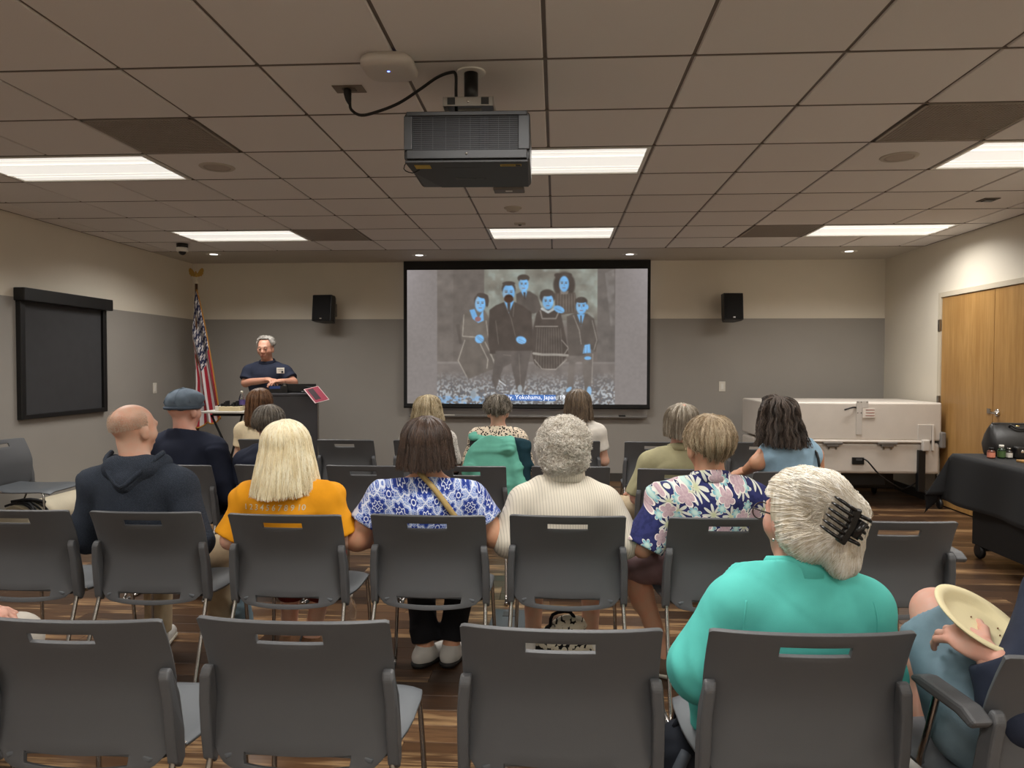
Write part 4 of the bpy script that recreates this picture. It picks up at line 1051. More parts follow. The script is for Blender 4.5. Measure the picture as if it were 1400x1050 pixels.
cpx('B3', 384, 709, D(0), 'chair in the second row under the blonde woman in the orange T-shirt')
cpx('B4', 583, 709, D(0), 'chair in the second row under the woman in the blue patterned top')
cpx('B5', 777, 709, D(0), 'second-row chair under the curly-haired woman in cream stripes')
cpx('B6', 1000, 711, D(3), 'chair in the second row under the man in the flowered shirt')
cpx('B7', 1234, 715, D(1), 'empty chair with armrests in the second row, beyond the woman in turquoise', True)
cpx('C1', 233, 640, D(-2), 'chair in the third row under the man in the flat cap')
cpx('C2', 367, 640, D(-3), 'chair in the third row under the grey-haired person behind the blonde head')
cpx('C3', 496, 640, D(0), 'empty chair in the third row between the orange T-shirt and the blue top')
cpx('C4', 638, 640, D(0), 'empty chair in the third row just behind the chair with the draped jackets')
cpx('C5', 781, 640, D(0), 'empty chair in the third row hidden by the curly grey head')
cpx('C6', 929, 643, D(-2), 'chair in the third row under the man in the olive shirt')
chair('C7', at(1088, 645, 4.2).x, 4.2, D(14), 'chair in the third row under the woman in the sleeveless light blue top')
cpx('D1', 360, 604, D(-3), 'chair in the front row under the brown-haired woman in cream')
cpx('D2', 470, 604, D(-1), 'empty chair in the front row before the lectern')
cpx('D3', 576, 604, D(0), 'chair in the front row under the woman with pale blonde hair')
cpx('D4', 681, 604, D(0), 'chair in the front row draped with the two green jackets')
cpx('D5', 781, 604, D(0), 'chair in the front row under the woman in the white T-shirt')
cpx('D6', 896, 605, D(-1), 'empty chair in the front row left of the olive shirt')
cpx('D7', 1040, 605, D(2), 'empty chair in the front row beside the white folded unit')
chair('E1', -4.40, 5.45, D(-86), 'lone chair standing side-on against the left wall by the cream roll')
chair('A0', -2.02, 1.74, D(0), 'nearest-row chair of the person beyond the left picture edge')
CH0 = dict(CH)
# ================================================================ people: smooth implicit bodies meshed by surface nets
def v3(*a): return np.array(a, float)
def C(a, b, ra, rb=None, k=.03, flat=False): return ('c', v3(*a), v3(*b), ra, ra if rb is None else rb, k, flat)
def EL(c, r, k=.03, R=None): return ('e', v3(*c), v3(*r), np.eye(3) if R is None else R, k)
def sdf_mesh(prims, h, cuts=(), warp=None, arrays=False):
    lo, hi = np.full(3, 9.), np.full(3, -9.)
    bbs = []
    for p in prims:
        if p[0] == 'c': a, b = np.minimum(p[1] - p[3], p[2] - p[4]), np.maximum(p[1] + p[3], p[2] + p[4])
        else:
            e = np.abs(p[3]) @ p[2]; a, b = p[1] - e, p[1] + e
        bbs.append((a, b)); lo, hi = np.minimum(lo, a), np.maximum(hi, b)
    lo -= 3 * h; hi += 3 * h
    n = np.ceil((hi - lo) / h).astype(int) + 1
    ax = [(lo[i] + h * np.arange(n[i])).astype(np.float32) for i in range(3)]
    Dd = np.full(n, .3, np.float32)
    for p, (a, b) in zip(prims, bbs):
        k = p[5] if p[0] == 'c' else p[4]
        m = k + 2 * h
        i0_ = np.maximum(((a - m - lo) / h).astype(int), 0); i1_ = np.minimum(((b + m - lo) / h).astype(int) + 2, n)
        s = tuple(slice(i0_[q], i1_[q]) for q in range(3))
        X, Y, Z = ax[0][s[0]][:, None, None], ax[1][s[1]][None, :, None], ax[2][s[2]][None, None, :]
        if p[0] == 'c':
            ab = p[2] - p[1]; L2 = float(ab @ ab) + 1e-12
            dx, dy, dz = X - np.float32(p[1][0]), Y - np.float32(p[1][1]), Z - np.float32(p[1][2])
            raw_t = (dx * ab[0] + dy * ab[1] + dz * ab[2]) / L2
            t = np.clip(raw_t, 0, 1)
            d = np.sqrt((dx - t * ab[0]) ** 2 + (dy - t * ab[1]) ** 2 + (dz - t * ab[2]) ** 2) - (p[3] + (p[4] - p[3]) * t)
            if p[6]: d = np.maximum(d, (raw_t - 1) * math.sqrt(L2))
        else:
            dx, dy, dz = X - p[1][0], Y - p[1][1], Z - p[1][2]; R = p[3]
            q = [R[0, j] * dx + R[1, j] * dy + R[2, j] * dz for j in range(3)]
            k0 = np.sqrt(sum((q[j] / p[2][j]) ** 2 for j in range(3))) + 1e-6
            k1 = np.sqrt(sum((q[j] / p[2][j] ** 2) ** 2 for j in range(3))) + 1e-6
            d = k0 * (k0 - 1) / k1
        d = d.astype(np.float32); c_ = Dd[s]
        Dd[s] = np.minimum(c_, d) - np.maximum(k - np.abs(c_ - d), 0) ** 2 / (4 * k)
    G = (ax[0][:, None, None], ax[1][None, :, None], ax[2][None, None, :])
    if warp is not None: Dd = Dd + warp(*G).astype(np.float32)
    for f in cuts: Dd = np.maximum(Dd, f(*G).astype(np.float32))
    Dd[0] = Dd[-1] = .1; Dd[:, 0] = Dd[:, -1] = .1; Dd[:, :, 0] = Dd[:, :, -1] = .1
    ins = Dd < 0
    cnt = np.zeros(np.array(ins.shape) - 1, np.int8)
    cor = [(i, j, k) for i in (0, 1) for j in (0, 1) for k in (0, 1)]
    sl = lambda o: tuple(slice(o[q], ins.shape[q] - 1 + o[q]) for q in range(3))
    for o in cor: cnt += ins[sl(o)]
    act = (cnt > 0) & (cnt < 8); I = np.argwhere(act)
    vid = np.full(act.shape, -1, np.int32); vid[act] = np.arange(len(I))
    val = {o: Dd[I[:, 0] + o[0], I[:, 1] + o[1], I[:, 2] + o[2]] for o in cor}
    acc = np.zeros((len(I), 3)); num = np.zeros(len(I))
    for o in cor:
        for q in range(3):
            if o[q] == 0:
                o2 = tuple(o[r] + (r == q) for r in range(3)); d1, d2 = val[o], val[o2]
                m = (d1 < 0) != (d2 < 0); t = np.where(m, d1 / np.where(m, d1 - d2, 1), 0)
                e = np.zeros((len(I), 3)); e[:] = o; e[:, q] += t
                acc += e * m[:, None]; num += m
    V = lo + h * (I + acc / num[:, None])
    Q = []
    for q in range(3):
        r, s_ = (q + 1) % 3, (q + 2) % 3
        a = [slice(None)] * 3; b = [slice(None)] * 3
        a[q] = slice(0, -1); b[q] = slice(1, None)
        x = ins[tuple(a)] != ins[tuple(b)]; E_ = np.argwhere(x)
        E_ = E_[(E_[:, r] > 0) & (E_[:, s_] > 0)]
        def cell(dr, ds):
            P = E_.copy(); P[:, r] -= dr; P[:, s_] -= ds; return vid[P[:, 0], P[:, 1], P[:, 2]]
        f = np.stack([cell(1, 1), cell(0, 1), cell(0, 0), cell(1, 0)], 1)
        flip = ~ins[E_[:, 0], E_[:, 1], E_[:, 2]]
        f[flip] = f[flip][:, ::-1]; Q.append(f)
    Q = np.concatenate(Q)
    return (V, Q) if arrays else quads_mesh(V, Q)
def wrinkle(amp, seed=0, freq=16):
    r = np.random.default_rng(seed); W_ = [(r.normal(size=3), r.random() * 6.3) for _ in range(5)]
    def f(X, Y, Z):
        s = 0; wx = .03 * np.sin(19 * Z + 11 * X + seed)
        for d, ph in W_:
            d = d / np.linalg.norm(d) * np.array((.8, .8, 1.25)); s = s + np.sin(freq * 1.6 * (d[0] * (X + wx) + d[1] * Y + d[2] * Z) + ph)
        s2 = np.sin(freq * 3.1 * (W_[0][0][0] * X + W_[1][0][1] * Y + 1.3 * Z) + 2 * s); return np.minimum(1.35 * amp * (1.25 * np.sign(s) * np.abs(s / 2) ** 1.3 * .8 + .16 * s2 * np.abs(s)), .3 * amp)
    return f
def skin_mat(name, c):
    if name in MATS: return MATS[name]
    n = NT(name); v = n.coord()
    col = n.mix(n.step(n.noise(v, 22, 4), .35, .7), c, (min(1, c[0] * 1.06), c[1] * .90, c[2] * .86))
    n.bump(n.noise(v, 420, 3), .12, .001); n.base(col, .48, 0, .4)
    n.b.inputs['Subsurface Weight'].default_value = .0
    MATS[name] = n.m; return n.m
def cloth_mat(name, c, var=.08, bump=.3, scale=650, rough=.85):
    return mat(name, c, rough, var=var, vscale=14, bump=bump, bscale=scale, spec=.25)
def hair_mat(name, cols, rough=.42, streak=90):
    if name in MATS: return MATS[name]
    n = NT(name); v = n.coord(); hi = n.node('ShaderNodeHairInfo')
    st = n.noise(n.scale(v, (1, 1, .06)), streak, 3); r = n.f('FRACT', n.add(hi.outputs['Random'], n.mul(st, 1.0)))
    lo_ = n.noise(v, 9, 3)
    a = n.mix(n.step(st, .38, .62), cols[0], cols[1]); b = n.mix(n.step(hi.outputs['Random'], .1, .9), a, cols[2])
    c = n.mix(n.mul(n.step(lo_, .4, .65), .45), b, cols[0])
    n.bump(st, .35, .004); n.base(c, rough, 0, .45); MATS[name] = n.m; return n.m
def strands(name, P, m, parent, r0=.0011, r1=.0005, loc=None):
    """P: (N, n, 3) strand points -> one hair curves object"""
    N, n, _ = P.shape
    cv = bpy.data.hair_curves.new(name); cv.add_curves([n] * N)
    cv.attributes['position'].data.foreach_set('vector', P.astype(np.float32).ravel()) if 'position' in cv.attributes else cv.position_data.foreach_set('vector', P.astype(np.float32).ravel())
    ra = cv.attributes.get('radius') or cv.attributes.new('radius', 'FLOAT', 'POINT')
    ra.data.foreach_set('value', np.tile(np.linspace(r0, r1, n), N).astype(np.float32))
    cv.materials.append(m)
    o = bpy.data.objects.new(name, cv); COL.objects.link(o); o.parent = parent; o['kind'] = 'stuff'; return o
def rot3(yaw=0, pitch=0, roll=0):
    return np.array((Matrix.Rotation(yaw, 3, 'Z') @ Matrix.Rotation(pitch, 3, 'X') @ Matrix.Rotation(roll, 3, 'Y')))
sstep = lambda x, a, b: (lambda t: t * t * (3 - 2 * t))(np.clip((x - a) / (b - a), 0, 1))

class HairStyle:
    def __init__(s, t=.014, back=1.62, side=None, front=.85, drop=0., sdrop=None, flare=.15, tuck=0., N=1500, n=10, seg=(.75, 1.0), lift=.006, wav=0., wfreq=60., clump=.035, r0=.0011, sc=1.0, part=0., pole=0., fo=(.35, .62), wide=1.0):
        s.__dict__.update(locals()); s.side = back if side is None else side; s.sdrop = drop if sdrop is None else sdrop
    def pts(s, th, u, off=0.):
        t = s.t * (1 - (.72 * np.clip(u, 0, 1) ** 3 if s.drop < .01 else 0)); a, b, c = (.078 + t) * s.wide, .100 + t, .088 + t
        cf = -np.cos(th); wf = sstep(cf, *s.fo); sd = np.abs(np.sin(th)) ** 2
        back = s.back * (1 - sd) + s.side * sd; pm = back * (1 - wf) + s.front * wf
        drop = (s.drop * (1 - sd) + s.sdrop * sd) * (1 - wf)
        R = .09 + s.t; arc = pm * R; l = u * (arc + drop); ph = np.minimum(l, arc) / R; dd = np.maximum(l - arc, 0)
        q = 1 + s.flare * dd / .1 - s.tuck * (dd / .2) ** 2
        x = (a + off) * np.sin(ph) * np.sin(th) * q; y = -(b + off) * np.sin(ph) * np.cos(th) * q; z = (c + off) * np.cos(ph) - dd
        # tilt the crown backwards
        return np.stack([x, y - .012 + s.pole * np.cos(ph), z + .03], -1) * s.sc
    def clumps(s, th, u, seed):
        return s.clump * s.sc * .1 * (np.sin(th * 9 + seed) + .8 * np.sin(th * 17 + 2 * seed + u * 3) + .6 * np.sin(th * 31 + 3 * seed)) * sstep(u, .05, .4) * (1 - .85 * sstep(-np.cos(th), .2, .6))
def build_hair(parent, hc, R, st, m, name='hair', seed=1, extra=None):
    nt, ns = 73, 22
    th = np.linspace(-PI, PI, nt)[:, None] * np.ones((1, ns)); u = np.ones((nt, 1)) * np.linspace(0.0, 1, ns)[None]
    jag = 1 + (.035 if st.drop > .01 else .03) * (np.sin(th * 23 + seed) + .6 * np.sin(th * 37 + 2 * seed))
    P = st.pts(th, u * jag, st.clumps(th, u, seed)) @ R.T + hc
    idx = np.arange(nt * ns).reshape(nt, ns)
    Q = np.stack([idx[:-1, :-1], idx[:-1, 1:], idx[1:, 1:], idx[1:, :-1]], -1).reshape(-1, 4)
    o = link(name, quads_mesh(P.reshape(-1, 3), Q), m, parent)
    md = o.modifiers.new('s', 'SOLIDIFY'); md.thickness = .006; md.offset = -1; baked(o)
    r = np.random.default_rng(seed)
    N, n = st.N, st.n
    t0 = r.uniform(-PI, PI, N); l = r.uniform(*st.seg, N); b0 = r.uniform(0, 1, N) * (1.03 - l) + 0.01
    uu = np.clip(b0[:, None] + l[:, None] * np.linspace(0, 1, n)[None], 0, 1.06)
    w = np.linspace(0, 1, n)[None]
    tt = t0[:, None] + .10 * r.normal(size=(N, 1)) * w + .02 * r.normal(size=(N, n)) + st.part * w * (1 - w)
    off = st.clumps(tt, uu, seed) + r.uniform(.000, st.lift, (N, 1)) * (.35 + .65 * w) * sstep(uu, -.05, .3) + .001
    P = st.pts(tt, uu, off)
    if st.wav: P += st.wav * np.sin(uu * st.wfreq + t0[:, None] * 5)[..., None] * np.stack([np.cos(tt), np.sin(tt), 0 * tt], -1)
    P = P @ R.T + hc
    strands('hair_strands', P, m, o, st.r0, st.r0 * .45)
    return o
def head_prims(hc, R, sc=1.0, nose=True, ears=True):
    T = lambda x, y, z: hc + R @ (v3(x, y, z) * sc)
    p = [EL(T(0, -.012, .03), v3(.076, .098, .083) * sc, .02, R), EL(T(0, .028, -.03), v3(.060, .064, .082) * sc, .035, R),
         EL(T(0, .055, -.088), v3(.026, .024, .02) * sc, .03, R), C(T(-.032, .084, .024), T(.032, .084, .024), .012 * sc, k=.02),
         C(T(-.045, .06, -.022), T(-.05, .05, -.03), .018 * sc, k=.03), C(T(.045, .06, -.022), T(.05, .05, -.03), .018 * sc, k=.03),
         C(T(-.016, .088, -.062), T(.016, .088, -.062), .009 * sc, k=.012)]
    if nose: p += [C(T(0, .090, .012), T(0, .110, -.026), .008 * sc, .013 * sc, .012), C(T(-.012, .098, -.032), T(.012, .098, -.032), .009 * sc, k=.01)]
    if ears:
        for s in (-1, 1): p += [EL(T(s * .079, -.004, -.012), v3(.010, .020, .032) * sc, .008, R @ rot3(s * -.35, 0, 0)), EL(T(s * .074, .006, -.03), v3(.008, .012, .016) * sc, .01, R)]
    return p
def hand_prims(w, fwd, up, thumb, curl=.5, spread=.12, sc=1.0):
    f = np.array(Vector(fwd).normalized()); u = np.array(up, float); u = u - f * (u @ f); u /= np.linalg.norm(u); l = np.cross(f, u)
    w = v3(*w); p = []
    R = np.stack([l, f, u], 1)
    p.append(EL(w + f * .045 * sc, v3(.040, .054, .016) * sc, .012, R)); p.append(C(w - f * .03, w + f * .02, .027 * sc, .026 * sc, .02))
    for i, (lx, L) in enumerate(((-.030, .068), (-.010, .080), (.011, .076), (.031, .060))):
        b = w + (f * (.085 - .006 * abs(i - 1.3)) + l * lx) * sc; ang = 0.15
        d0 = f * math.cos(spread * (i - 1.5)) + l * math.sin(spread * (i - 1.5))
        for j, (fr, r) in enumerate(((.45, .0098), (.32, .0088), (.26, .0078))):
            ang += curl * (1.0, .95, .6)[j]
            d = d0 * math.cos(ang) - u * math.sin(ang); e = b + d * L * fr * sc * 1.05
            p.append(C(b, e, r * sc, r * .92 * sc, .004)); b = e
    b = w + (f * .025 + l * thumb * .030) * sc
    for j, (L, r, c) in enumerate(((.040, .0135, .0), (.034, .0105, .25), (.027, .0092, .45))):
        d = f * (.62 + .25 * c) + l * thumb * (.72 - .9 * c) - u * (.25 + .5 * c); d /= np.linalg.norm(d)
        e = b + d * L * sc; p.append(C(b, e, r * sc, r * .93 * sc, .006)); b = e
    return p

DEF = dict(sw=.175, g=1.0, ph=.545, yb=.232, lean=0., hd=(0, 0), hyaw=0., hpitch=0., hroll=0., hsc=1.0, th=.080, arm=1.0,
           eL=None, eR=None, wL=None, wR=None, kL=None, kR=None, aL=None, aR=None, tL=None, tR=None, stand=False, belly=0., neckl=0., ox=0.)
class Fig:
    def __init__(s, top, **k):
        s.__dict__.update({**DEF, **k}); s.top = top
        s.hc = v3(s.hd[0] + s.ox, s.yb + s.lean + .005 + s.hd[1], top - .113 * s.hsc); s.R = rot3(s.hyaw, s.hpitch, s.hroll)
        s.zs = top - .113 * s.hsc - .178 - s.neckl; y = s.yb + s.lean
        s.S = {'L': v3(s.ox - s.sw, y - .005, s.zs - .045), 'R': v3(s.ox + s.sw, y - .005, s.zs - .045)}
        s.E, s.W, s.K, s.A, s.T, s.H = {}, {}, {}, {}, {}, {}
        for q, sg in (('L', -1), ('R', 1)):
            d = s.__dict__
            s.E[q] = v3(*(d['e' + q] or (sg * (s.sw + .055), y + .02, s.zs - .28)))
            s.W[q] = v3(*(d['w' + q] or (sg * .09, y + .25, .60)))
            s.H[q] = v3(s.ox + sg * .09, s.yb + .04, s.ph - .01)
            s.K[q] = v3(*(d['k' + q] or (sg * .12, .60, .50)))
            s.A[q] = v3(*(d['a' + q] or (sg * .12, .60, .09)))
            s.T[q] = v3(*(d['t' + q] or (s.A[q] + v3(sg * .03, .15, -.055))))
    def torso(s, t=0., arms=True):
        y = s.yb + s.lean; g = s.g; zs = s.zs; mid = (s.ph + zs) / 2
        p = [EL((s.ox, s.yb + .03, s.ph), (.165 * g + t, .120 * (.5 + g / 2) + t, .105 + t), .05), EL((s.ox, s.yb + .01 + s.lean * .4 + s.belly * .3, (s.ph + .12 + mid) / 2), (.142 * g + t, .104 * (.5 + g / 2) + t + s.belly * .4, .15 + t), .06),
             EL((s.ox, y, zs - .12), (.150 * g + t, .108 * (.5 + g / 2) + t, .175 + t), .06), EL((s.ox, y - .010, zs - .055), (s.sw * .92 + t, .080 + t, .085 + t), .05)]
        for sg in (-1, 1):
            p.append(C((s.ox, y - .008, zs + .075), (s.ox + sg * s.sw * .80, y - .008, zs - .022), .036 + t, .046 + t, .04))
            p.append(C((s.ox + sg * s.sw * .6, y - .005, zs - .035), (s.ox + sg * s.sw, y - .005, zs - .047), .052 + t, .054 + t, .04))
        return p
    def body(s, h, noleg=False):
        p = s.torso(-.009); a = s.arm; y = s.yb + s.lean
        nb = v3(s.ox, y - .008, s.zs + .03); nt = s.hc + s.R @ v3(0, -.022, -.05)
        p += [C(nt, nb, .052, .060, .03)] + head_prims(s.hc, s.R, s.hsc)
        for q in 'LR':
            p += [C(s.S[q], s.E[q], .050 * a, .040 * a, .03), C(s.E[q], s.W[q], .041 * a, .027 * (.5 + a / 2), .02)]
            p += [C(s.H[q], s.K[q], s.th * s.g ** .5, .060, .04), C(s.K[q], s.A[q], .056, .036, .03)]
            ca = (s.K[q] * .72 + s.A[q] * .28) + v3(0, -.014, 0) ; p.append(EL(ca, (.05, .052, .10), .04))
            p += [C(s.A[q], s.A[q] + v3(0, 0, -.03), .038, .036, .02), C(s.A[q] + v3(0, -.01, -.05), s.T[q], .036, .028, .03)]
        return sdf_mesh(p, h, [lambda X, Y, Z: -Z + .004])
    def shirt(s, h, t=.012, sl=.55, fore=0., amp=.004, seed=1, neck=.072, hem=None, slope=.35, loose=.014):
        p = s.torso(t); a = s.arm; y = s.yb + s.lean
        for q in 'LR':
            e = s.S[q] + (s.E[q] - s.S[q]) * min(sl, 1)
            if sl > 0: p.append(C(s.S[q], e, .052 * a + t, .043 * a + t + loose * min(sl, 1), .03, fore == 0))
            if fore: p.append(C(s.E[q], s.E[q] + (s.W[q] - s.E[q]) * fore, .043 * a + t + loose * .6, .032 + t * .7 + loose * .3, .03, True))
        hem = (s.ph - .06) if hem is None else hem
        cuts = [lambda X, Y, Z: Z - (s.zs + neck - slope * (Y - y + .01)) + 0 * X, lambda X, Y, Z: hem - Z + 0 * X + 0 * Y]
        return sdf_mesh(p, h, cuts, wrinkle(amp, seed))
    def trousers(s, h, frac=1.0, t=.014, amp=.004, seed=2, top=None):
        p = [EL((s.ox, s.yb + .035, s.ph), (.165 * s.g + t, .125 * s.g + t, .105 + t), .05)]
        for q in 'LR':
            if frac <= 1.0: p.append(C(s.H[q], s.H[q] + (s.K[q] - s.H[q]) * frac, s.th * s.g ** .5 + t, s.th + (.06 - s.th) * frac + t + .012, .04, True))
            else:
                p.append(C(s.H[q], s.K[q], s.th * s.g ** .5 + t, .062 + t, .04)); p.append(C(s.K[q], s.K[q] + (s.A[q] - s.K[q]) * (frac - 1), .060 + t, .046 + t, .03, True))
        zt = (s.ph + .09) if top is None else top
        return sdf_mesh(p, h, [lambda X, Y, Z: Z - zt + 0 * X + 0 * Y, lambda X, Y, Z: .02 - Z + 0 * X + 0 * Y], wrinkle(amp, seed, 20))
    def shoe(s, q, parent, m, msole, high=.0):
        a, t = s.A[q], s.T[q]; d = t - a; d[2] = 0; d /= np.linalg.norm(d); z0 = max(0, a[2] - .09)
        heel, toe = v3(a[0], a[1], 0) - d * .035, v3(a[0], a[1], 0) + d * .165
        up = [C(heel + v3(0, 0, z0 + .045), toe + v3(0, 0, z0 + .034), .040, .036, .03), C(v3(a[0], a[1], z0 + .05), v3(a[0], a[1], z0 + .085 + high), .043, .043, .03)]
        o = link('shoe', sdf_mesh(up, .008, [lambda X, Y, Z: z0 + .018 - Z + 0 * X + 0 * Y, lambda X, Y, Z: Z - (z0 + .098 + high) + 0 * X + 0 * Y]), m, parent)
        so = [C(heel + v3(0, 0, z0 + .03), toe + v3(0, 0, z0 + .03), .046, .042, .03)]
        link('sole', sdf_mesh(so, .007, [lambda X, Y, Z: z0 + .001 - Z + 0 * X + 0 * Y, lambda X, Y, Z: Z - (z0 + .026) + 0 * X + 0 * Y]), msole, o)
def join_arrays(me, more):
    """add further skin pieces (finely meshed hands) to a body mesh"""
    n = len(me.vertices); V = np.empty(n * 3, np.float32); me.vertices.foreach_get('co', V)
    L = np.empty(len(me.loops), np.int32); me.loops.foreach_get('vertex_index', L)
    Vs, Qs = [V.reshape(-1, 3)], [L.reshape(-1, 4)]
    for v, q in more: Qs.append(q + n); Vs.append(v); n += len(v)
    return quads_mesh(np.concatenate(Vs), np.concatenate(Qs))
def collar_mesh(f, r=.066, h=.045, z=.055, drop=.035, tilt=.30):
    y = f.yb + f.lean - .004; V = []; F = []; n = 40
    prof = [(0, 0), (-.002, h), (.007, h + .004), (.013, h - .006), (.020, -.012), (.014, -.014), (.006, .0)]
    for k in range(n):
        th = 2 * PI * k / n
        for dr, dz in prof:
            rr_ = r + dr; yy = rr_ * math.sin(th)
            V.append((rr_ * 1.08 * math.cos(th), y + yy, f.zs + z + dz - tilt * (yy + r) * .9))
    m = len(prof)
    for k in range(n):
        for i in range(m): F.append((k * m + i, k * m + (i + 1) % m, ((k + 1) % n) * m + (i + 1) % m, ((k + 1) % n) * m + i))
    return raw(V, F, True)
m_eye = mat('eye white', rgb(214, 208, 200), .2); m_iris = mat('dark iris', rgb(40, 30, 24), .2); m_brow = mat('grey eyebrow', rgb(96, 88, 80), .8)
def eyes(f, parent, brow=None, lids=None):
    for s in (-1, 1):
        c = f.hc + f.R @ (v3(s * .031, .083, .006) * f.hsc)
        e = MB().ball(c, .0125).build('eye', m_eye, parent); ic = f.hc + f.R @ (v3(s * .031, .0935, .003) * f.hsc); MB().ball(ic, .0055, 10, 7).build('iris', m_iris, e)
        if lids: MB().ball(f.hc + f.R @ (v3(s * .031, .0835, .0095) * f.hsc), .0133).build('eyelid', lids, e)
        MB().tube([f.hc + f.R @ (v3(s * x, y, z) * f.hsc) for x, y, z in ((.014, .094, .026), (.03, .094, .032), (.046, .082, .028))], [.003, .004, .002], 8).build('eyebrow', brow or m_brow, parent)
def figure(key, label, f, X, Y, rz, skin, h, hands=()):
    me = f.body(h)
    if hands: me = join_arrays(me, [sdf_mesh(p, .0036, arrays=True) for p in hands])
    o = link('person', me, skin, None, (X, Y, 0), (0, 0, rz)); return tag(o, label, 'person', 'people watching the talk')
def loc(ck, px, py, Y):
    X0, Y0, rz = CH[ck]; q = Matrix.Rotation(-rz, 3, 'Z') @ (at(px, py, Y) - Vector((X0, Y0, 0))); return v3(*q)
def seat(ck, px, dY=.23):
    """where a seated person of chair ck stands so that the head shows at pixel column px"""
    X, Y, rz = CH[ck]; dx = at(px, 600, Y + dY).x - X
    X += .85 * dx * math.cos(rz); Y += .85 * dx * math.sin(rz); CH[ck] = (X, Y, rz)
    return .15 * dx, X, Y, rz
def ztop(py, Y): return at(762, py, Y).z
# ---------------------------------------------------------------- printed cloths
def cloth_uv(n, ky=.55):
    x, y, z = n.sep(n.coord('Object')); return n.add(x, n.mul(y, .35)), n.sub(z, n.mul(y, ky))
def fin(n, c, bump=.2):
    n.bump(n.noise(n.coord('Object'), 600, 3), bump, .001); return n.base(c, .85, 0, .2)
def polar(n, u, v):
    return n.f('SQRT', n.add(n.mul(u, u), n.mul(v, v))), n.f('ARCTAN2', v, u)
def mandala():
    n = NT('blue medallion print'); u, v = cloth_uv(n); P = .098
    fu = n.sub(n.f('FRACT', n.mul(u, 1 / P)), .5); fv = n.sub(n.f('FRACT', n.mul(v, 1 / P)), .5); r, th = polar(n, fu, fv)
    c8 = n.f('COSINE', n.mul(th, 8.0)); c4 = n.f('COSINE', n.mul(th, 4.0))
    deep, mid, pale, white = rgb(40, 60, 138), rgb(70, 98, 172), rgb(112, 138, 200), rgb(206, 212, 226)
    vo = n.voronoi(n.comb(u, v), 150, 'DISTANCE_TO_EDGE', 1, '2D')['Distance']
    blk = n.node('ShaderNodeTexWhiteNoise', noise_dimensions='2D'); n.put(blk.inputs['Vector'], n.comb(n.f('FLOOR', n.mul(u, 1 / P)), n.f('FLOOR', n.mul(v, 1 / P))))
    bg = n.mix(n.step(vo, .05, .16), white, n.mix(n.step(blk.outputs[0], .45, .55), pale, mid))
    star = n.f('LESS_THAN', r, n.add(.45, n.mul(c8, .045))); rim = n.f('LESS_THAN', n.f('ABSOLUTE', n.sub(r, n.add(.43, n.mul(c8, .045)))), .026)
    med = n.f('LESS_THAN', r, n.add(.33, n.mul(c8, .05)))
    inner = n.f('LESS_THAN', n.f('ABSOLUTE', n.sub(r, n.add(.20, n.mul(c8, -.035)))), .022); core = n.f('LESS_THAN', n.f('ABSOLUTE', n.sub(r, n.add(.09, n.mul(c4, .02)))), .016)
    c = n.mix(n.mul(star, n.step(blk.outputs[0], .2, .25)), bg, n.mix(n.step(vo, .03, .10), white, mid))
    c = n.mix(med, c, deep); c = n.mix(n.f('MAXIMUM', n.f('MAXIMUM', rim, inner), core), c, white)
    k2 = n.mul(.5, 1); fu2 = n.sub(n.f('FRACT', n.add(n.mul(u, 1 / P), .5)), .5); fv2 = n.sub(n.f('FRACT', n.add(n.mul(v, 1 / P), .5)), .5); r2, t2 = polar(n, fu2, fv2)
    c = n.mix(n.f('LESS_THAN', r2, n.add(.17, n.mul(n.f('COSINE', n.mul(t2, 6.0)), .04))), c, deep); c = n.mix(n.f('LESS_THAN', n.f('ABSOLUTE', n.sub(r2, .09)), .02), c, white)
    return fin(n, c)
def bloom(n, u, v, k, R, pet, thin, seed, keep):
    p = n.comb(n.add(u, seed), n.add(v, seed * 1.7)); vo = n.voronoi(p, k, 'F1', .85, '2D')
    rel = n.node('ShaderNodeVectorMath', operation='SUBTRACT'); n.put(rel.inputs[0], p); n.put(rel.inputs[1], vo['Position'])
    x, y, _ = n.sep(rel.outputs[0]); cr, cg, cb = n.sep(vo['Color']); r, th = polar(n, x, y); th = n.add(th, n.mul(cr, 6.28))
    w = n.f('POWER', n.f('ABSOLUTE', n.f('COSINE', n.mul(th, pet / 2))), thin)
    lim = n.mul(n.add(.42, n.mul(w, .58)), R)
    if thin > 1.5: lim = n.mul(n.add(.2, n.mul(w, .8)), R)
    on = n.mul(n.f('LESS_THAN', r, lim), n.f('LESS_THAN', cg, keep))
    edge = n.mul(on, n.f('GREATER_THAN', r, n.mul(lim, .86))); return on, edge, n.mul(r, 1 / R), w
def aloha():
    n = NT('tropical flower print'); u, v = cloth_uv(n)
    navy, pink, white, teal = rgb(40, 44, 88), rgb(186, 158, 168), rgb(214, 216, 206), rgb(120, 176, 190)
    c = n.mix(n.step(n.noise(n.coord('Object'), 40), .4, .6), navy, rgb(50, 54, 104))
    on, e, r, w = bloom(n, u, v, 12, .043, 8, 1.6, .37, .9); c = n.mix(on, c, n.mix(n.step(r, .05, .5), rgb(196, 200, 160), white))
    on, e, r, w = bloom(n, u, v, 14, .024, 6, .8, 2.13, .85); c = n.mix(on, c, n.mix(n.step(r, .2, .7), rgb(196, 222, 214), teal)); c = n.mix(e, c, white)
    on, e, r, w = bloom(n, u, v, 10.5, .036, 5, .5, 5.71, .92); c = n.mix(on, c, n.mix(n.step(n.noise(n.comb(u, v), 120), .4, .6), pink, rgb(200, 176, 182))); c = n.mix(n.f('MAXIMUM', e, n.mul(on, n.f('LESS_THAN', w, .16))), c, rgb(236, 226, 220))
    return fin(n, c)
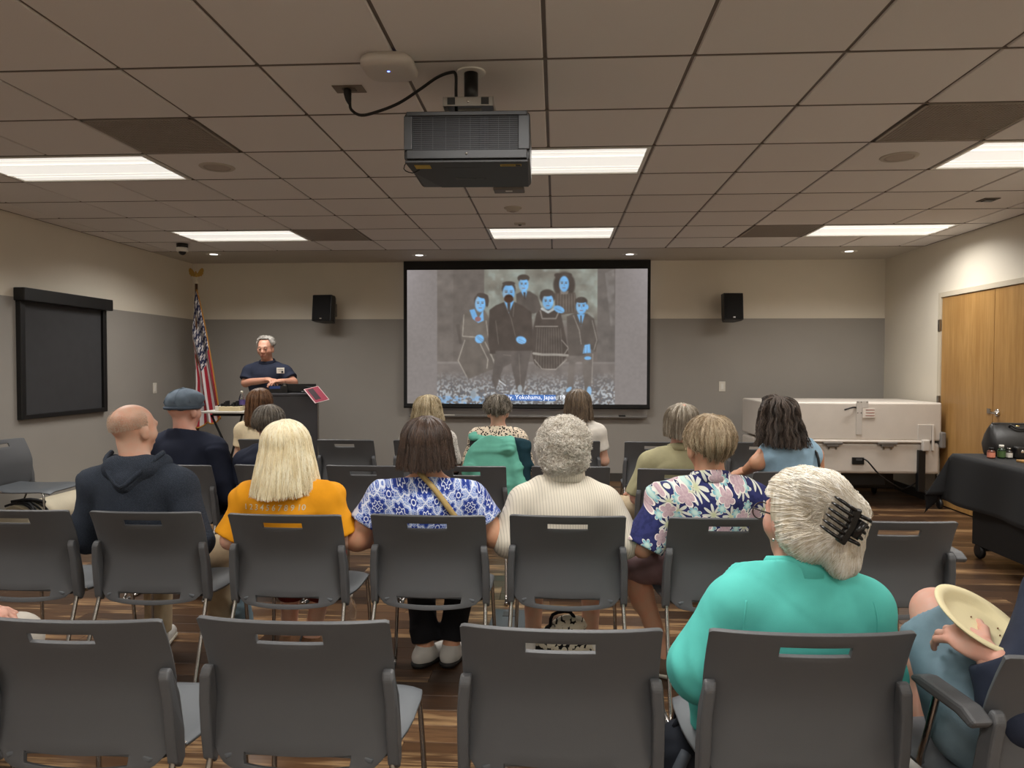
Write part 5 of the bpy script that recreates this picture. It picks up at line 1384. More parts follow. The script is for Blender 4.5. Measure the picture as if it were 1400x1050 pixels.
def speckle(name, base, spot, k, lo, hi):
    n = NT(name); v = n.coord('Object'); d = n.voronoi(v, k)['Distance']; nz = n.noise(v, k * 2.2, 2)
    return fin(n, n.mix(n.step(n.add(d, n.mul(nz, .35)), lo, hi), spot, base))
def pinstripe():
    n = NT('cream striped cotton'); u, v = cloth_uv(n); s = n.f('SINE', n.mul(u, 2 * PI / .0115))
    return fin(n, n.mix(n.mul(n.step(s, .55, .95), .6), rgb(222, 214, 198), rgb(168, 160, 146)))
def leafprint():
    n = NT('black and cream leaf print'); x, y, z = n.sep(n.coord('Object')); on, e, r, w = bloom(n, x, z, 30, .026, 3, .9, .6, .95)
    return fin(n, n.mix(on, rgb(20, 20, 20), rgb(206, 198, 178)))
def knit(name, c):
    n = NT(name); x, y, z = n.sep(n.coord('Object')); s = n.f('SINE', n.mul(z, 900)); t = n.f('SINE', n.mul(x, 700))
    col = n.mix(n.step(n.noise(n.coord('Object'), 260), .4, .62), tuple(q * .8 for q in c), tuple(q * 1.25 for q in c))
    n.bump(n.mul(s, t), .4, .002); return n.base(col, .9, 0, .15)
m_navy = cloth_mat('navy cotton', rgb(33, 38, 54)); m_orange = cloth_mat('orange jersey', rgb(226, 152, 24), .05); m_teal = cloth_mat('turquoise cotton', rgb(88, 188, 178), .04, .2)
m_olive = cloth_mat('olive cotton', rgb(150, 144, 112)); m_cream = cloth_mat('cream cotton', rgb(224, 206, 172)); m_wht = cloth_mat('white jersey', rgb(222, 216, 206)); m_lblue = cloth_mat('light blue cotton', rgb(150, 182, 204))
m_khaki = cloth_mat('khaki twill', rgb(176, 158, 130)); m_black = cloth_mat('black trouser cloth', rgb(22, 22, 26)); m_denim = cloth_mat('faded denim', rgb(112, 134, 146), .12, .5); m_dknavy = cloth_mat('navy fleece', rgb(40, 46, 62), .1)
m_maroon = cloth_mat('maroon cotton', rgb(98, 36, 30)); m_dden = cloth_mat('dark denim', rgb(44, 58, 84), .12, .5)
sk_fair, sk_pink, sk_tan, sk_med = skin_mat('fair skin', rgb(206, 166, 144)), skin_mat('pinkish skin', rgb(204, 158, 140)), skin_mat('tanned skin', rgb(190, 146, 120)), skin_mat('warm brown skin', rgb(194, 146, 116))
m_shw, m_shb, m_sole = cloth_mat('grey white shoe', rgb(190, 186, 180)), cloth_mat('brown suede shoe', rgb(104, 88, 74)), mat('pale rubber sole', rgb(200, 194, 180), .6)
m_bsole = mat('black rubber sole', rgb(24, 24, 24), .6)
H_blond = hair_mat('pale blonde hair', (rgb(224, 204, 156), rgb(250, 238, 202), rgb(254, 248, 224))); H_brown = hair_mat('dark brown hair', (rgb(30, 22, 18), rgb(56, 42, 34), rgb(86, 66, 54)))
H_curl = hair_mat('curly grey white hair', (rgb(178, 168, 152), rgb(222, 214, 202), rgb(240, 236, 228))); H_mouse = hair_mat('sandy grey hair', (rgb(118, 96, 70), rgb(164, 142, 112), rgb(196, 178, 150)))
H_grey = hair_mat('mixed grey hair', (rgb(66, 60, 54), rgb(112, 104, 94), rgb(150, 142, 130))); H_chest = hair_mat('chestnut hair', (rgb(58, 36, 22), rgb(96, 64, 40), rgb(124, 88, 58)))
H_silver = hair_mat('silver blonde hair', (rgb(204, 192, 168), rgb(240, 234, 220), rgb(252, 250, 244)), streak=60); H_ash = hair_mat('ash blonde hair', (rgb(140, 120, 86), rgb(196, 178, 140), rgb(220, 206, 176)))
H_drk = hair_mat('dark wavy hair', (rgb(34, 28, 26), rgb(68, 58, 52), rgb(112, 98, 88)), streak=60)
HN, HF = .0085, .0125
# ---- second row
dx, X, Y, rz = seat('B2', 184)
f = Fig(ztop(556, Y + .24), sw=.19, g=1.06, hd=(dx, -.0), hyaw=-.40, hsc=.97, neckl=.02, kR=(.19, .58, .50), aR=(.20, .60, .09), eR=(.27, .20, .64))
o = figure('B2', 'bald man in a dark hooded sweater, head turned to the right', f, X, Y, rz, skin_mat('bald pink skin', rgb(202, 164, 142)), HN)
m_knit = knit('charcoal blue knit', rgb(50, 56, 66)); sh_ = link('sweater', f.shirt(HN, .016, 1, .95, .005, 3, .06), m_knit, o)
y = f.yb + f.lean
hood = [C((-.11, y + .0, f.zs + .055), (-.075, y - .07, f.zs + .035), .036, .038, .03), C((.11, y + .0, f.zs + .055), (.075, y - .07, f.zs + .035), .036, .038, .03), C((-.075, y - .07, f.zs + .035), (0, y - .095, f.zs - .02), .038, .044, .03), C((.075, y - .07, f.zs + .035), (0, y - .095, f.zs - .02), .038, .044, .03), C((-.06, y - .06, f.zs + .05), (.06, y - .06, f.zs + .05), .04, k=.03)]
hd = link('hood', sdf_mesh(hood, HN, (), wrinkle(.003, 5)), m_knit, o)
MB().tube([(-.115, y - .01, f.zs + .10), (-.105, y - .07, f.zs + .075), (-.06, y - .118, f.zs + .02), (0, y - .138, f.zs - .03), (.06, y - .118, f.zs + .02), (.105, y - .07, f.zs + .075), (.115, y - .01, f.zs + .10)], .011, 10).build('ribbed_hem', m_knit, hd)
link('trousers', f.trousers(HN, 2.0), m_khaki, o)
st = HairStyle(t=.0015, back=1.95, side=1.75, front=.1, fo=(-.1, .25), N=0 or 1, lift=.001, clump=0)
fz = np.random.default_rng(3); N = 9000; th = fz.uniform(-1.8, 1.8, N); u0 = fz.uniform(.35, .99, N); kp = fz.random(N) < .55 * sstep(u0 + .05 * np.sin(th * 5), .45, .85); th, u0 = th[kp], u0[kp]
st2 = HairStyle(t=.001, back=2.0, side=1.8, front=1.6); a_ = st2.pts(th, u0, 0.) * f.hsc; b_ = st2.pts(th, u0 + .02, .0045) * f.hsc
strands('hair_stubble', np.stack([a_, b_], 1) @ f.R.T + f.hc, hair_mat('grey stubble', (rgb(176, 152, 130), rgb(190, 168, 148), rgb(200, 182, 164))), o, .00045, .0003)
for q in 'LR': f.shoe(q, o, m_shw, m_sole)
dx, X, Y, rz = seat('B3', 392)
f = Fig(ztop(579, Y + .24) - .012, sw=.168, g=1.06, hd=(dx, 0), hyaw=-.05, eL=(-.245, .20, .655), eR=(.25, .22, .66), wL=(-.12, .45, .62), wR=(.12, .45, .62), kL=(-.12, .58, .5), kR=(.06, .60, .5), aL=(-.15, .62, .09), aR=(-.03, .60, .09), g2=0)
o = figure('B3', 'woman with long pale blonde hair in an orange T-shirt', f, X, Y, rz, sk_fair, HN)
tsh = link('t_shirt', f.shirt(HN, .014, .95, 0, .006, 7, .06, loose=.022), m_orange, o)
link('trousers', f.trousers(HN, 1.55), m_maroon, o)
build_hair(o, f.hc, f.R, HairStyle(t=.016, back=1.60, front=.8, drop=.200, sdrop=.19, flare=.19, N=3600, n=12, seg=(.82, 1.0), lift=.009, clump=.03, pole=-.015, r0=.0013, wide=1.02), H_blond, seed=2)
for q in 'LR': f.shoe(q, o, cloth_mat('tan sandal', rgb(120, 88, 64)), m_bsole)
def on_surface(me_text, target, M, off=.0025):
    """lay lettering against the back of a garment"""
    bm = bmesh.new(); bm.from_mesh(me_text); bm.transform(M)
    bv = BVHTree.FromPolygons([v.co for v in target.data.vertices], [p.vertices[:] for p in target.data.polygons])
    for v in bm.verts:
        hit = bv.ray_cast(Vector((v.co.x, -1.0, v.co.z)), Vector((0, 1, 0)))
        v.co.y = (hit[0].y if hit[0] else v.co.y) - off + (v.co.y * .0)
    bm.to_mesh(me_text); bm.free(); return me_text
zt = at(365, 700, 2.86).z; xt = at(366, 700, 2.86).x - X
tm = on_surface(text_mesh('1 2 3 4 5 6 7 8 9 10', .033), tsh, Matrix.Translation((xt, 0, zt)) @ Matrix.Rotation(-rz, 4, 'Z') @ Matrix.Rotation(PI / 2, 4, 'X'))
link('number_print', tm, mat('white print', rgb(232, 224, 200), .6), tsh)
dx, X, Y, rz = seat('B4', 583)
f = Fig(ztop(573, Y + .24) - .014, sw=.188, g=1.28, hd=(dx, 0), arm=1.25, eL=(-.30, .20, .66), eR=(.29, .22, .68), wL=(-.13, .46, .62), wR=(.13, .46, .62), aL=(-.06, .50, .09), aR=(.06, .52, .09), tL=(.02, .62, .03), tR=(.10, .66, .03), th=.09)
o = figure('B4', 'woman with a straight dark bob in a blue and white patterned top', f, X, Y, rz, sk_med, HN)
link('top', f.shirt(HN, .014, .62, 0, .004, 11, .045, loose=.02, hem=.44), mandala(), o)
link('trousers', f.trousers(HN, 1.95), m_black, o)
build_hair(o, f.hc, f.R, HairStyle(t=.017, back=1.60, front=.75, drop=.105, sdrop=.10, flare=.16, N=3000, n=11, seg=(.8, 1.0), lift=.009, clump=.04, r0=.0012, wide=1.05), H_brown, seed=4)
bs = [(-.02, f.yb - .085, f.zs + .085), (.05, f.yb - .112, f.zs + .02), (.12, f.yb - .122, f.zs - .07), (.18, f.yb - .11, f.zs - .15), (.22, f.yb - .05, f.zs - .24)]
s_ = MB()
for k in range(2): s_.tube([(x + .008 * k, y_ - .006, z - .006 * k) for x, y_, z in bs], .011, 8)
s_.build('bag_strap', cloth_mat('tan strap', rgb(170, 146, 96)), o)
for q in 'LR': f.shoe(q, o, m_shw, m_bsole)
dx, X, Y, rz = seat('B5', 771)
f = Fig(ztop(570, Y + .24) - .030, sw=.172, g=1.08, hd=(dx, 0), hsc=1.0, aL=(-.14, .56, .09), aR=(.13, .56, .09), kL=(-.14, .60, .50), kR=(.14, .60, .50), eR=(.25, .22, .66), eL=(-.23, .20, .66))
o = figure('B5', 'woman with curly grey-white hair in a cream striped shirt', f, X, Y, rz, sk_fair, HN)
mp = pinstripe(); link('shirt', f.shirt(HN, .015, 1, .7, .005, 13, .07, loose=.02), mp, o); link('collar', collar_mesh(f, .068, .050, .066), mp, o)
link('shorts', f.trousers(HN, .9), m_black, o)
cp = [EL(f.hc + v3(0, -.012, .035), (.108, .122, .108), .03), EL(f.hc + v3(0, -.035, -.036), (.096, .088, .068), .03)]
def curlwarp(X, Y, Z): return .007 * np.sin(95 * X + 6 * np.sin(60 * Z)) * np.sin(90 * Y + 5 * np.sin(70 * X)) * np.sin(88 * Z) + .004 * np.sin(40 * X + 3) * np.sin(43 * Z)
def facecut(X, Y, Z): return np.where(Z > f.hc[2] + .055, -.1, Y - (f.hc[1] + .03)) + 0 * X
hm = sdf_mesh(cp, .007, [facecut], curlwarp); hs = link('hair', hm, H_curl, o)
rg = np.random.default_rng(8); vs = np.array([v.co[:] for v in hm.vertices]); ns = np.array([v.normal[:] for v in hm.vertices]); pick = rg.integers(0, len(vs), 3600)
p0, nn = vs[pick], ns[pick]; tg = np.cross(nn, rg.normal(size=nn.shape)); tg /= np.linalg.norm(tg, axis=1, keepdims=True) + 1e-9; bt = np.cross(nn, tg)
ts = np.linspace(0, 1, 14)[None, :, None]; rad = rg.uniform(.004, .009, (len(pick), 1, 1)); ph = rg.uniform(0, 6.3, (len(pick), 1, 1)); tw = rg.uniform(6, 13, (len(pick), 1, 1))
Pc = p0[:, None] + nn[:, None] * (.002 + .006 * ts + rad * np.sin(tw * ts + ph)) + bt[:, None] * rad * np.cos(tw * ts + ph) + tg[:, None] * (ts - .5) * .035
strands('curls', Pc, H_curl, hs, .0009, .0006)
for q in 'LR': f.shoe(q, o, m_wht, m_sole)
dx, X, Y, rz = seat('B6', 974)
f = Fig(ztop(570, Y + .24) - .010, sw=.19, g=1.1, hd=(dx, .0), hyaw=.12, hsc=1.03, kL=(-.29, .52, .50), aL=(-.15, .42, .09), tL=(-.27, .50, .035), kR=(.16, .58, .5), eL=(-.29, .20, .64), wL=(-.20, .42, .60))
o = figure('B6', 'man with sandy grey hair in a navy shirt printed with tropical flowers', f, X, Y, rz, sk_tan, HN)
ma = aloha(); link('shirt', f.shirt(HN, .018, .98, 0, .006, 17, .06, loose=.03, hem=.40), ma, o); link('collar', collar_mesh(f, .066, .036, .055), ma, o)
link('shorts', f.trousers(HN, .92), cloth_mat('mauve shorts', rgb(138, 112, 114)), o)
build_hair(o, f.hc, f.R, HairStyle(t=.016, back=2.5, side=1.85, front=.75, N=4200, n=7, seg=(.25, .45), lift=.012, clump=.05, r0=.0011, sc=1.03, wide=1.03), H_mouse, seed=6)
for q in 'LR': f.shoe(q, o, m_shb, m_sole)
# ---- first row
dx, X, Y, rz = seat('A4', 1118, .15)
f = Fig(ztop(640, Y + .18) - .024, sw=.165, g=1.06, hd=(dx, .0), hyaw=.42, hroll=.05, hsc=.95, eL=(-.235, .24, .63), eR=(.195, .28, .62), wL=(-.12, .48, .60), wR=(.08, .48, .60), arm=1.02)
o = figure('A4', 'woman in a turquoise shirt with silver hair held up by a black claw clip', f, X, Y, rz, sk_pink, .0075)
link('shirt', f.shirt(.0075, .017, 1, .32, .010, 23, .075, loose=.034, hem=.40), m_teal, o); link('collar', collar_mesh(f, .066, .040, .060), m_teal, o)
link('trousers', f.trousers(.010, 1.9), m_teal, o)
hp = [EL(f.hc + f.R @ v3(0, -.012, .036), (.092, .110, .100), .02, f.R), EL(f.hc + f.R @ v3(-.01, -.05, -.03), (.085, .075, .07), .03, f.R)]
W0 = lambda x, y, z: f.hc + v3(x, y, z)      # tail of the up-do in upright head space
clipp = W0(.042, -.128, .012)
hp += [C(W0(.03, -.11, .085), W0(.075, -.105, .04), .042, .040, .03), C(W0(.075, -.10, .03), W0(.085, -.085, -.09), .044, .026, .03), C(W0(.03, -.12, -.02), W0(.055, -.10, -.10), .03, .02, .03), EL(W0(.01, -.095, .10), (.05, .035, .035), .03)]
def fcut(X, Y, Z):
    d = f.R.T @ np.eye(3); yl = (X - f.hc[0]) * f.R[0, 1] + (Y - f.hc[1]) * f.R[1, 1] + (Z - f.hc[2]) * f.R[2, 1]
    zl = Z - f.hc[2]; return np.where(zl > .06, yl - .075, yl - .018)
hm = sdf_mesh(hp, .006, [fcut], lambda X, Y, Z: .0018 * np.sin(150 * X + 60 * Z) * np.sin(70 * Z - 40 * X) + 0 * Y); hs = link('hair', hm, H_silver, o)
bv = BVHTree.FromPolygons([v.co for v in hm.vertices], [p.vertices[:] for p in hm.polygons])
rg = np.random.default_rng(5); vs = np.array([v.co[:] for v in hm.vertices]); P = []
def flow(a, b, n=12, lift=.003, sag=.0):
    out = []
    for i in range(n):
        t = i / (n - 1); p = Vector(a).lerp(Vector(b), t) + Vector((0, -.09 * math.sin(PI * t) * (1 if a[1] > b[1] else .3), .03 * math.sin(PI * t)))
        l, nr, _, _ = bv.find_nearest(p); out.append(l + nr * (lift * (.4 + .6 * math.sin(PI * t))))
    return out
src = [v for v in vs if v[0] < clipp[0] + .03]
for _ in range(1500):
    a = src[rg.integers(len(src))]; b = clipp + rg.normal(size=3) * v3(.012, .004, .016); P.append(flow(a, b, lift=rg.uniform(.001, .006)))
for _ in range(900):
    a = W0(.05, -.125, .06) + rg.normal(size=3) * .016; b = W0(.075, -.09, -.12) + rg.normal(size=3) * v3(.022, .012, .02); P.append(flow(a, b, lift=rg.uniform(.001, .007)))
for _ in range(300):
    a = W0(-.02, -.06, .14) + rg.normal(size=3) * .03; b = W0(.085, -.11, .03) + rg.normal(size=3) * .016; P.append(flow(a, b, lift=rg.uniform(.002, .008)))
strands('hair_strands', np.array([[tuple(q) for q in s] for s in P]), H_silver, hs, .0007, .0004)
cl = MB(); cM = Matrix.Translation(Vector(clipp) + Vector((.004, -.040, .012))) @ Matrix.Rotation(.45, 4, 'Y')
cl.prism([(-.012, -.045), (.010, -.048), (.016, 0), (.010, .045), (-.012, .040), (-.004, 0)], -.014, .004, 'y', .004, cM)
for k in range(6):
    z = -.038 + k * .015; cl.tube([cM @ Vector((-.004, -.010, z)), cM @ Vector((-.022, -.016, z + .002)), cM @ Vector((-.044, -.006, z + .006)), cM @ Vector((-.052, .008, z + .008))], [.005, .0045, .004, .002], 8)
cl.tube([cM @ Vector((.02, -.010, -.022)), cM @ Vector((.024, -.012, .022))], .011, 12)
for k in range(5):
    z = -.03 + k * .015; cl.tube([cM @ Vector((.012, -.008, z)), cM @ Vector((.034, -.014, z)), cM @ Vector((.046, .004, z - .004))], [.005, .0045, .002], 8)
cl.build('claw_clip', mat('black plastic clip', rgb(18, 18, 19), .25), o)
er = f.hc + f.R @ v3(-.081, .004, -.05); MB().ball(er, .004).build('earring', m_chr, o)
gl = MB(); gT = lambda x, y_, z: Vector(f.hc + f.R @ v3(x, y_, z))
gl.tube([gT(-.082, -.01, .012), gT(-.082, .05, .014), gT(-.068, .098, .014)], .0022, 6).tube([gT(.082, -.01, .012), gT(.082, .05, .014), gT(.068, .098, .014)], .0022, 6)
for s in (-1, 1): gl.tube([gT(s * .036 + .028 * math.cos(a), .103, .004 + .022 * math.sin(a)) for a in np.linspace(0, 2 * PI, 17)], .0018, 6)
gl.build('spectacles', mat('thin dark frame', rgb(60, 52, 46), .3, .5), o)
eyes(f, o)
# stitched armhole seams on the turquoise shirt
tq = [c for c in o.children if c.name.startswith('shirt')][0]
bvs = BVHTree.FromPolygons([v.co for v in tq.data.vertices], [p.vertices[:] for p in tq.data.polygons])
sm = MB()
for sg in (-1, 1):
    line_ = []
    for t in np.linspace(0, 1, 10):
        h_ = bvs.ray_cast(Vector((f.ox + sg * (f.sw * .93 + .03 * math.sin(t * 2.2) - .035 * t), -1, f.zs - .005 - .20 * t)), Vector((0, 1, 0)))
        if h_[0]: line_.append(h_[0] + Vector((0, .0005, 0)))
    sm = MB(); sm.tube(line_, .0026, 6); sm.build('seam', m_teal, tq)
t0_, t1_ = loc('A4', 966, 925, 1.93), loc('A4', 960, 985, 1.93)
link('shirt_tail', sdf_mesh([C(t0_ + v3(.04, -.05, .05), t0_, .05, .045, .03), C(t0_, t1_, .042, .030, .03), C(t0_ + v3(.03, -.1, -.02), t1_ + v3(.03, -.06, 0), .03, .025, .03)], .008, (), wrinkle(.008, 29, 26)), m_teal, o)
# ---- third row
def cap_on(f, o):
    T = lambda x, y, z: f.hc + f.R @ (v3(x, y, z) * f.hsc)
    mc = cloth_mat('blue grey chambray', rgb(92, 104, 116), .14, .5)
    p = [EL(T(0, -.014, .050), (.093, .112, .085), .02, f.R), EL(T(0, .03, .075), (.092, .105, .050), .03, f.R), C(T(-.03, .11, .03), T(.03, .11, .03), .016, k=.02)]
    zc = f.hc[2] + .012
    c = link('flat_cap', sdf_mesh(p, .006, [lambda X, Y, Z: zc + (Y - f.hc[1]) * .10 - Z + 0 * X], lambda X, Y, Z: .0022 * np.sin(90 * X + 30 * Z) * np.sin(60 * Z + 20 * Y)), mc, o)
    s = MB()
    for a in np.linspace(-2.2, 2.2, 6): s.tube([T(0, -.005, .138), T(.062 * math.sin(a), -.012 - .075 * math.cos(a), .112), T(.094 * math.sin(a), -.014 - .113 * math.cos(a), .05)], .0022, 6)
    s.build('seam', mc, c)
    b = MB(); b.tube([T(.088 * math.sin(a), -.012 - .104 * math.cos(a), .020) for a in np.linspace(-2.6, 2.6, 25)], .011, 8); b.build('band', cloth_mat('darker chambray', rgb(70, 80, 92), .1, .4), c)
dx, X, Y, rz = seat('C1', 250)
f = Fig(ztop(531, Y + .24) - .030, sw=.20, g=1.12, hd=(dx, 0), hyaw=-.28, hsc=1.05, eR=(.27, .24, .60), wR=(.20, .46, .56), neckl=.01)
o = figure('C1', 'man in a blue-grey flat cap and navy long-sleeved shirt', f, X, Y, rz, sk_pink, .010)
link('shirt', f.shirt(.010, .016, 1, .95, .006, 31, .06), m_navy, o); link('trousers', f.trousers(.012, 2.0), m_black, o); cap_on(f, o)
for q in 'LR': f.shoe(q, o, m_black, m_bsole)
dx, X, Y, rz = seat('C2', 366)
f = Fig(ztop(557, Y + .24) - .014, sw=.18, g=1.05, hd=(dx, 0), hyaw=-.1)
o = figure('C2', 'grey-haired person in navy half hidden behind the long blonde hair', f, X, Y, rz, sk_fair, .010)
link('shirt', f.shirt(.010, .014, .6, 0, .004, 33, .06), m_navy, o); link('trousers', f.trousers(.013, 2.0), m_black, o)
build_hair(o, f.hc, f.R, HairStyle(t=.015, back=2.15, side=1.85, front=.75, N=2400, n=7, seg=(.3, .5), lift=.009, clump=.04, r0=.0013), H_grey, seed=9)
for q in 'LR': f.shoe(q, o, m_black, m_bsole)
dx, X, Y, rz = seat('C6', 930)
wL = loc('C6', 868, 672, 4.68); kL = loc('C6', 846, 694, 4.78)
f = Fig(ztop(552, Y + .24) - .014, sw=.185, g=1.05, hd=(dx, 0), hyaw=.05, kL=tuple(kL), aL=(kL[0] - .03, .66, .09), wL=tuple(wL), eL=(-.26, .22, .60), neckl=.01)
o = figure('C6', 'man with thinning long grey hair in an olive shirt, hand on his knee', f, X, Y, rz, sk_pink, .009,
           [hand_prims(wL, (-.15, .25, -.62), (-.55, -.75, .1), 1, .35)])
link('shirt', f.shirt(.010, .016, .95, 0, .006, 35, .06, loose=.02), m_olive, o); link('trousers', f.trousers(.011, 2.0), m_khaki, o); link('collar', collar_mesh(f, .064, .03, .055), m_olive, o)
build_hair(o, f.hc, f.R, HairStyle(t=.015, back=1.62, front=.62, drop=.10, sdrop=.085, flare=.02, N=2400, n=9, seg=(.55, .9), lift=.010, clump=.06, r0=.0013, pole=-.02), hair_mat('thin grey hair', (rgb(112, 100, 84), rgb(150, 140, 124), rgb(182, 172, 156))), seed=10)
MB().ball(f.hc + v3(.005, -.050, .123), (.022, .034, .010)).build('bald_patch', sk_pink, o)
for q in 'LR': f.shoe(q, o, m_shb, m_sole)
X, Y, rz = CH['C7']; dx, X, Y, rz = seat('C7', 1099); dx -= .095
eL, wL = loc('C7', 1036, 631, 4.40), loc('C7', 1020, 642, 4.58)
f = Fig(ztop(541, Y + .24) - .016, sw=.160, g=1.05, hd=(dx - .01, 0), hyaw=.35, hroll=-.06, eL=tuple(eL), wL=tuple(wL), arm=1.1)
o = figure('C7', 'woman with long dark wavy hair in a sleeveless light blue top', f, X, Y, rz, sk_med, .009, [hand_prims(wL, (-.6, .5, -.25), (0, -.3, 1), 1, .3)])
f2 = Fig(f.top, sw=.135, g=1.0); f2.S = {q: v3((-1 if q == 'L' else 1) * .135, f.yb - .005, f2.zs - .05) for q in 'LR'}; link('top', f2.shirt(.009, .020, 0, 0, .005, 37, .05, hem=.42), m_lblue, o); link('jeans', f.trousers(.011, 2.0), m_dden, o)
build_hair(o, f.hc, f.R, HairStyle(t=.016, back=1.60, front=.75, drop=.185, sdrop=.17, flare=.16, N=2800, n=14, seg=(.7, 1.0), lift=.020, clump=.12, r0=.0015, wav=.006, wfreq=26), H_drk, seed=11)
MB().tube([(.10, f.yb - .02, f.zs + .03), (.115, f.yb - .10, f.zs - .02), (.125, f.yb - .118, f.zs - .12), (.13, f.yb - .11, f.zs - .22)], .008, 8).build('bag_strap', m_bk, o)
for q in 'LR': f.shoe(q, o, m_black, m_bsole)
# ---- front row
def front(ck, px, py, hs, hm, cloth, label, skin, sl=.55, t=.014, sw=.17, g=1.05, yaw=0., sleeve='shirt', seed=50, cuff=0, cl=None):
    dx, X, Y, rz = seat(ck, px)
    f = Fig(ztop(py, Y + .24) - hs.t, sw=sw, g=g, hd=(dx, 0), hyaw=yaw)
    o = figure(ck, label, f, X, Y, rz, skin, HF)
    link(sleeve, f.shirt(.011, t, sl, cuff, .005, seed, .06), cloth, o); link('trousers', f.trousers(.014, 2.0), cl or m_black, o)
    build_hair(o, f.hc, f.R, hs, hm, seed=seed)
    for q in 'LR': f.shoe(q, o, m_black, m_bsole)
    return f, o
front('D1', 354, 533, HairStyle(t=.016, back=1.6, front=.75, drop=.20, sdrop=.17, flare=.07, N=1600, n=10, seg=(.8, 1), lift=.008, clump=.05, r0=.0018), H_chest, m_cream, 'woman with long chestnut hair in a cream top before the lectern', sk_fair, seed=51)
front('D3', 586, 542, HairStyle(t=.022, back=1.6, front=.75, drop=.09, sdrop=.09, flare=.16, N=1600, n=10, seg=(.7, 1), lift=.016, clump=.08, r0=.0018, wav=.003, wfreq=30), H_ash, speckle('black and white dotted cotton', rgb(206, 200, 192), rgb(26, 26, 28), 95, .44, .52), 'woman with fluffy ash blonde hair in black and white print, front row', sk_fair, .9, seed=52)
front('D4', 681, 542, HairStyle(t=.022, back=2.1, side=1.8, front=.75, N=2200, n=8, seg=(.3, .55), lift=.022, clump=.10, r0=.0018, wav=.003, wfreq=20), hair_mat('dark grey layered hair', (rgb(56, 50, 44), rgb(104, 96, 86), rgb(164, 154, 138))), speckle('cream spotted cotton', rgb(224, 208, 186), rgb(36, 30, 28), 58, .54, .62), 'woman with short layered grey hair in a cream leopard-spotted top', sk_fair, 1, sw=.18, seed=53, cuff=.8)
front('D5', 791, 533, HairStyle(t=.017, back=1.6, front=.75, drop=.15, sdrop=.13, flare=.10, N=1600, n=10, seg=(.8, 1), lift=.012, clump=.06, r0=.0018), hair_mat('mid brown hair', (rgb(58, 46, 36), rgb(92, 76, 60), rgb(128, 110, 90))), m_wht, 'woman with mid-length brown hair in a white T-shirt, front row', sk_fair, .6, t=.018, seed=54)
# ---- the speaker behind the lectern
CH['S'] = (at(366, 500, 7.62).x, 7.62, PI)
X, Y, rz = CH['S']; top = ztop(460, 7.62) - .014
eR, wR, eL, wL = loc('S', 336, 525, 7.55), loc('S', 366, 521, 7.38), loc('S', 401, 524, 7.55), loc('S', 384, 523, 7.36)
f = Fig(top, sw=.195, g=1.12, ph=.93, yb=.02, hyaw=.04, hpitch=-.17, eR=tuple(eR), wR=tuple(wR), eL=tuple(eL), wL=tuple(wL), kL=(-.10, .03, .50), kR=(.10, .03, .50), aL=(-.11, .0, .09), aR=(.11, .0, .09), belly=.03, arm=1.1, neckl=.03)
f.hc += v3(0, .03, 0)
o = figure('S', 'grey-haired man in a navy polo shirt speaking behind the lectern, looking down', f, X, Y, rz, skin_mat('ruddy skin', rgb(186, 140, 118)), .008,
           [hand_prims(wR, (-.75, .55, .02), (.1, .1, 1), -1, .35), hand_prims(wL, (.6, .7, .0), (0, .1, 1), 1, .35)])
po = link('polo_shirt', f.shirt(.009, .016, .72, 0, .005, 61, .065, loose=.022, hem=.86), m_navy, o); link('collar', collar_mesh(f, .066, .040, .062), m_navy, po)
link('trousers', f.trousers(.012, 2.0, top=1.0), m_black, o)
build_hair(o, f.hc, f.R, HairStyle(t=.014, back=2.1, side=1.5, front=.62, N=1800, n=7, seg=(.3, .5), lift=.012, clump=.05, r0=.0016), hair_mat('silver grey hair', (rgb(120, 114, 106), rgb(168, 162, 154), rgb(200, 196, 190))), seed=12)
eyes(f, o, m_brow, skin_mat('ruddy skin', rgb(186, 140, 118)))
MB().tube([f.hc + f.R @ v3(x, .101 - abs(x) * .3, -.062) for x in (-.022, -.011, 0, .011, .022)], [.002, .0035, .004, .0035, .002], 8).build('lips', mat('lip colour', rgb(160, 90, 80), .4), o)
bd = loc('S', 383, 508, 7.45); yb_ = f.yb + .108 * 1.06 + .028
bM = Matrix.Translation((bd[0], yb_, bd[2]))
MB().box((-.042, -.002, -.030), (.042, .003, .030), .002, bM).build('name_badge', m_plate, po)
MB().box((-.032, .0032, -.024), (-.010, .0042, -.004), 0, bM).box((-.030, .0032, .008), (.030, .0042, .012), 0, bM).box((-.006, .0032, -.010), (.02, .0042, -.007), 0, bM).build('badge_print', m_bk, po)
for q in 'LR': f.shoe(q, o, m_black, m_bsole)
# ---- man with the paper plate, mostly beyond the right edge
X, Y, rz = CH['A5']; OX = .13
k1, k2 = loc('A5', 1281, 834, 2.04), loc('A5', 1256, 895, 2.14)
wr, hf = loc('A5', 1350, 890, 1.72), loc('A5', 1298, 856, 1.80)
f = Fig(1.27, sw=.17, g=.95, kL=tuple(k1), aL=(k1[0] + .02, k1[1] + .02, k1[2] - .42), tL=(k1[0] - .0, k1[1] + .16, k1[2] - .47), kR=tuple(k2), aR=(k2[0] + .03, k2[1] + .05, .09), eL=tuple(loc('A5', 1392, 972, 1.66)), wL=tuple(wr), eR=(.36, .25, .66), ox=.25, wR=(.12, .50, .66), th=.085)
f.H['L'] = v3(-.12, .27, .535)
o = figure('A5', 'man with bare knees in pale denim shorts holding a paper plate at the right edge', f, X, Y, rz, sk_pink, .008, [hand_prims(wr, hf - wr, (-.35, -.35, .85), 1, .55, .06)])
link('sweatshirt', f.shirt(.008, .016, 1, .86, .006, 71, .06), m_dknavy, o); link('denim_shorts', f.trousers(.008, .84, .022, .006, 2, .95), m_denim, o)
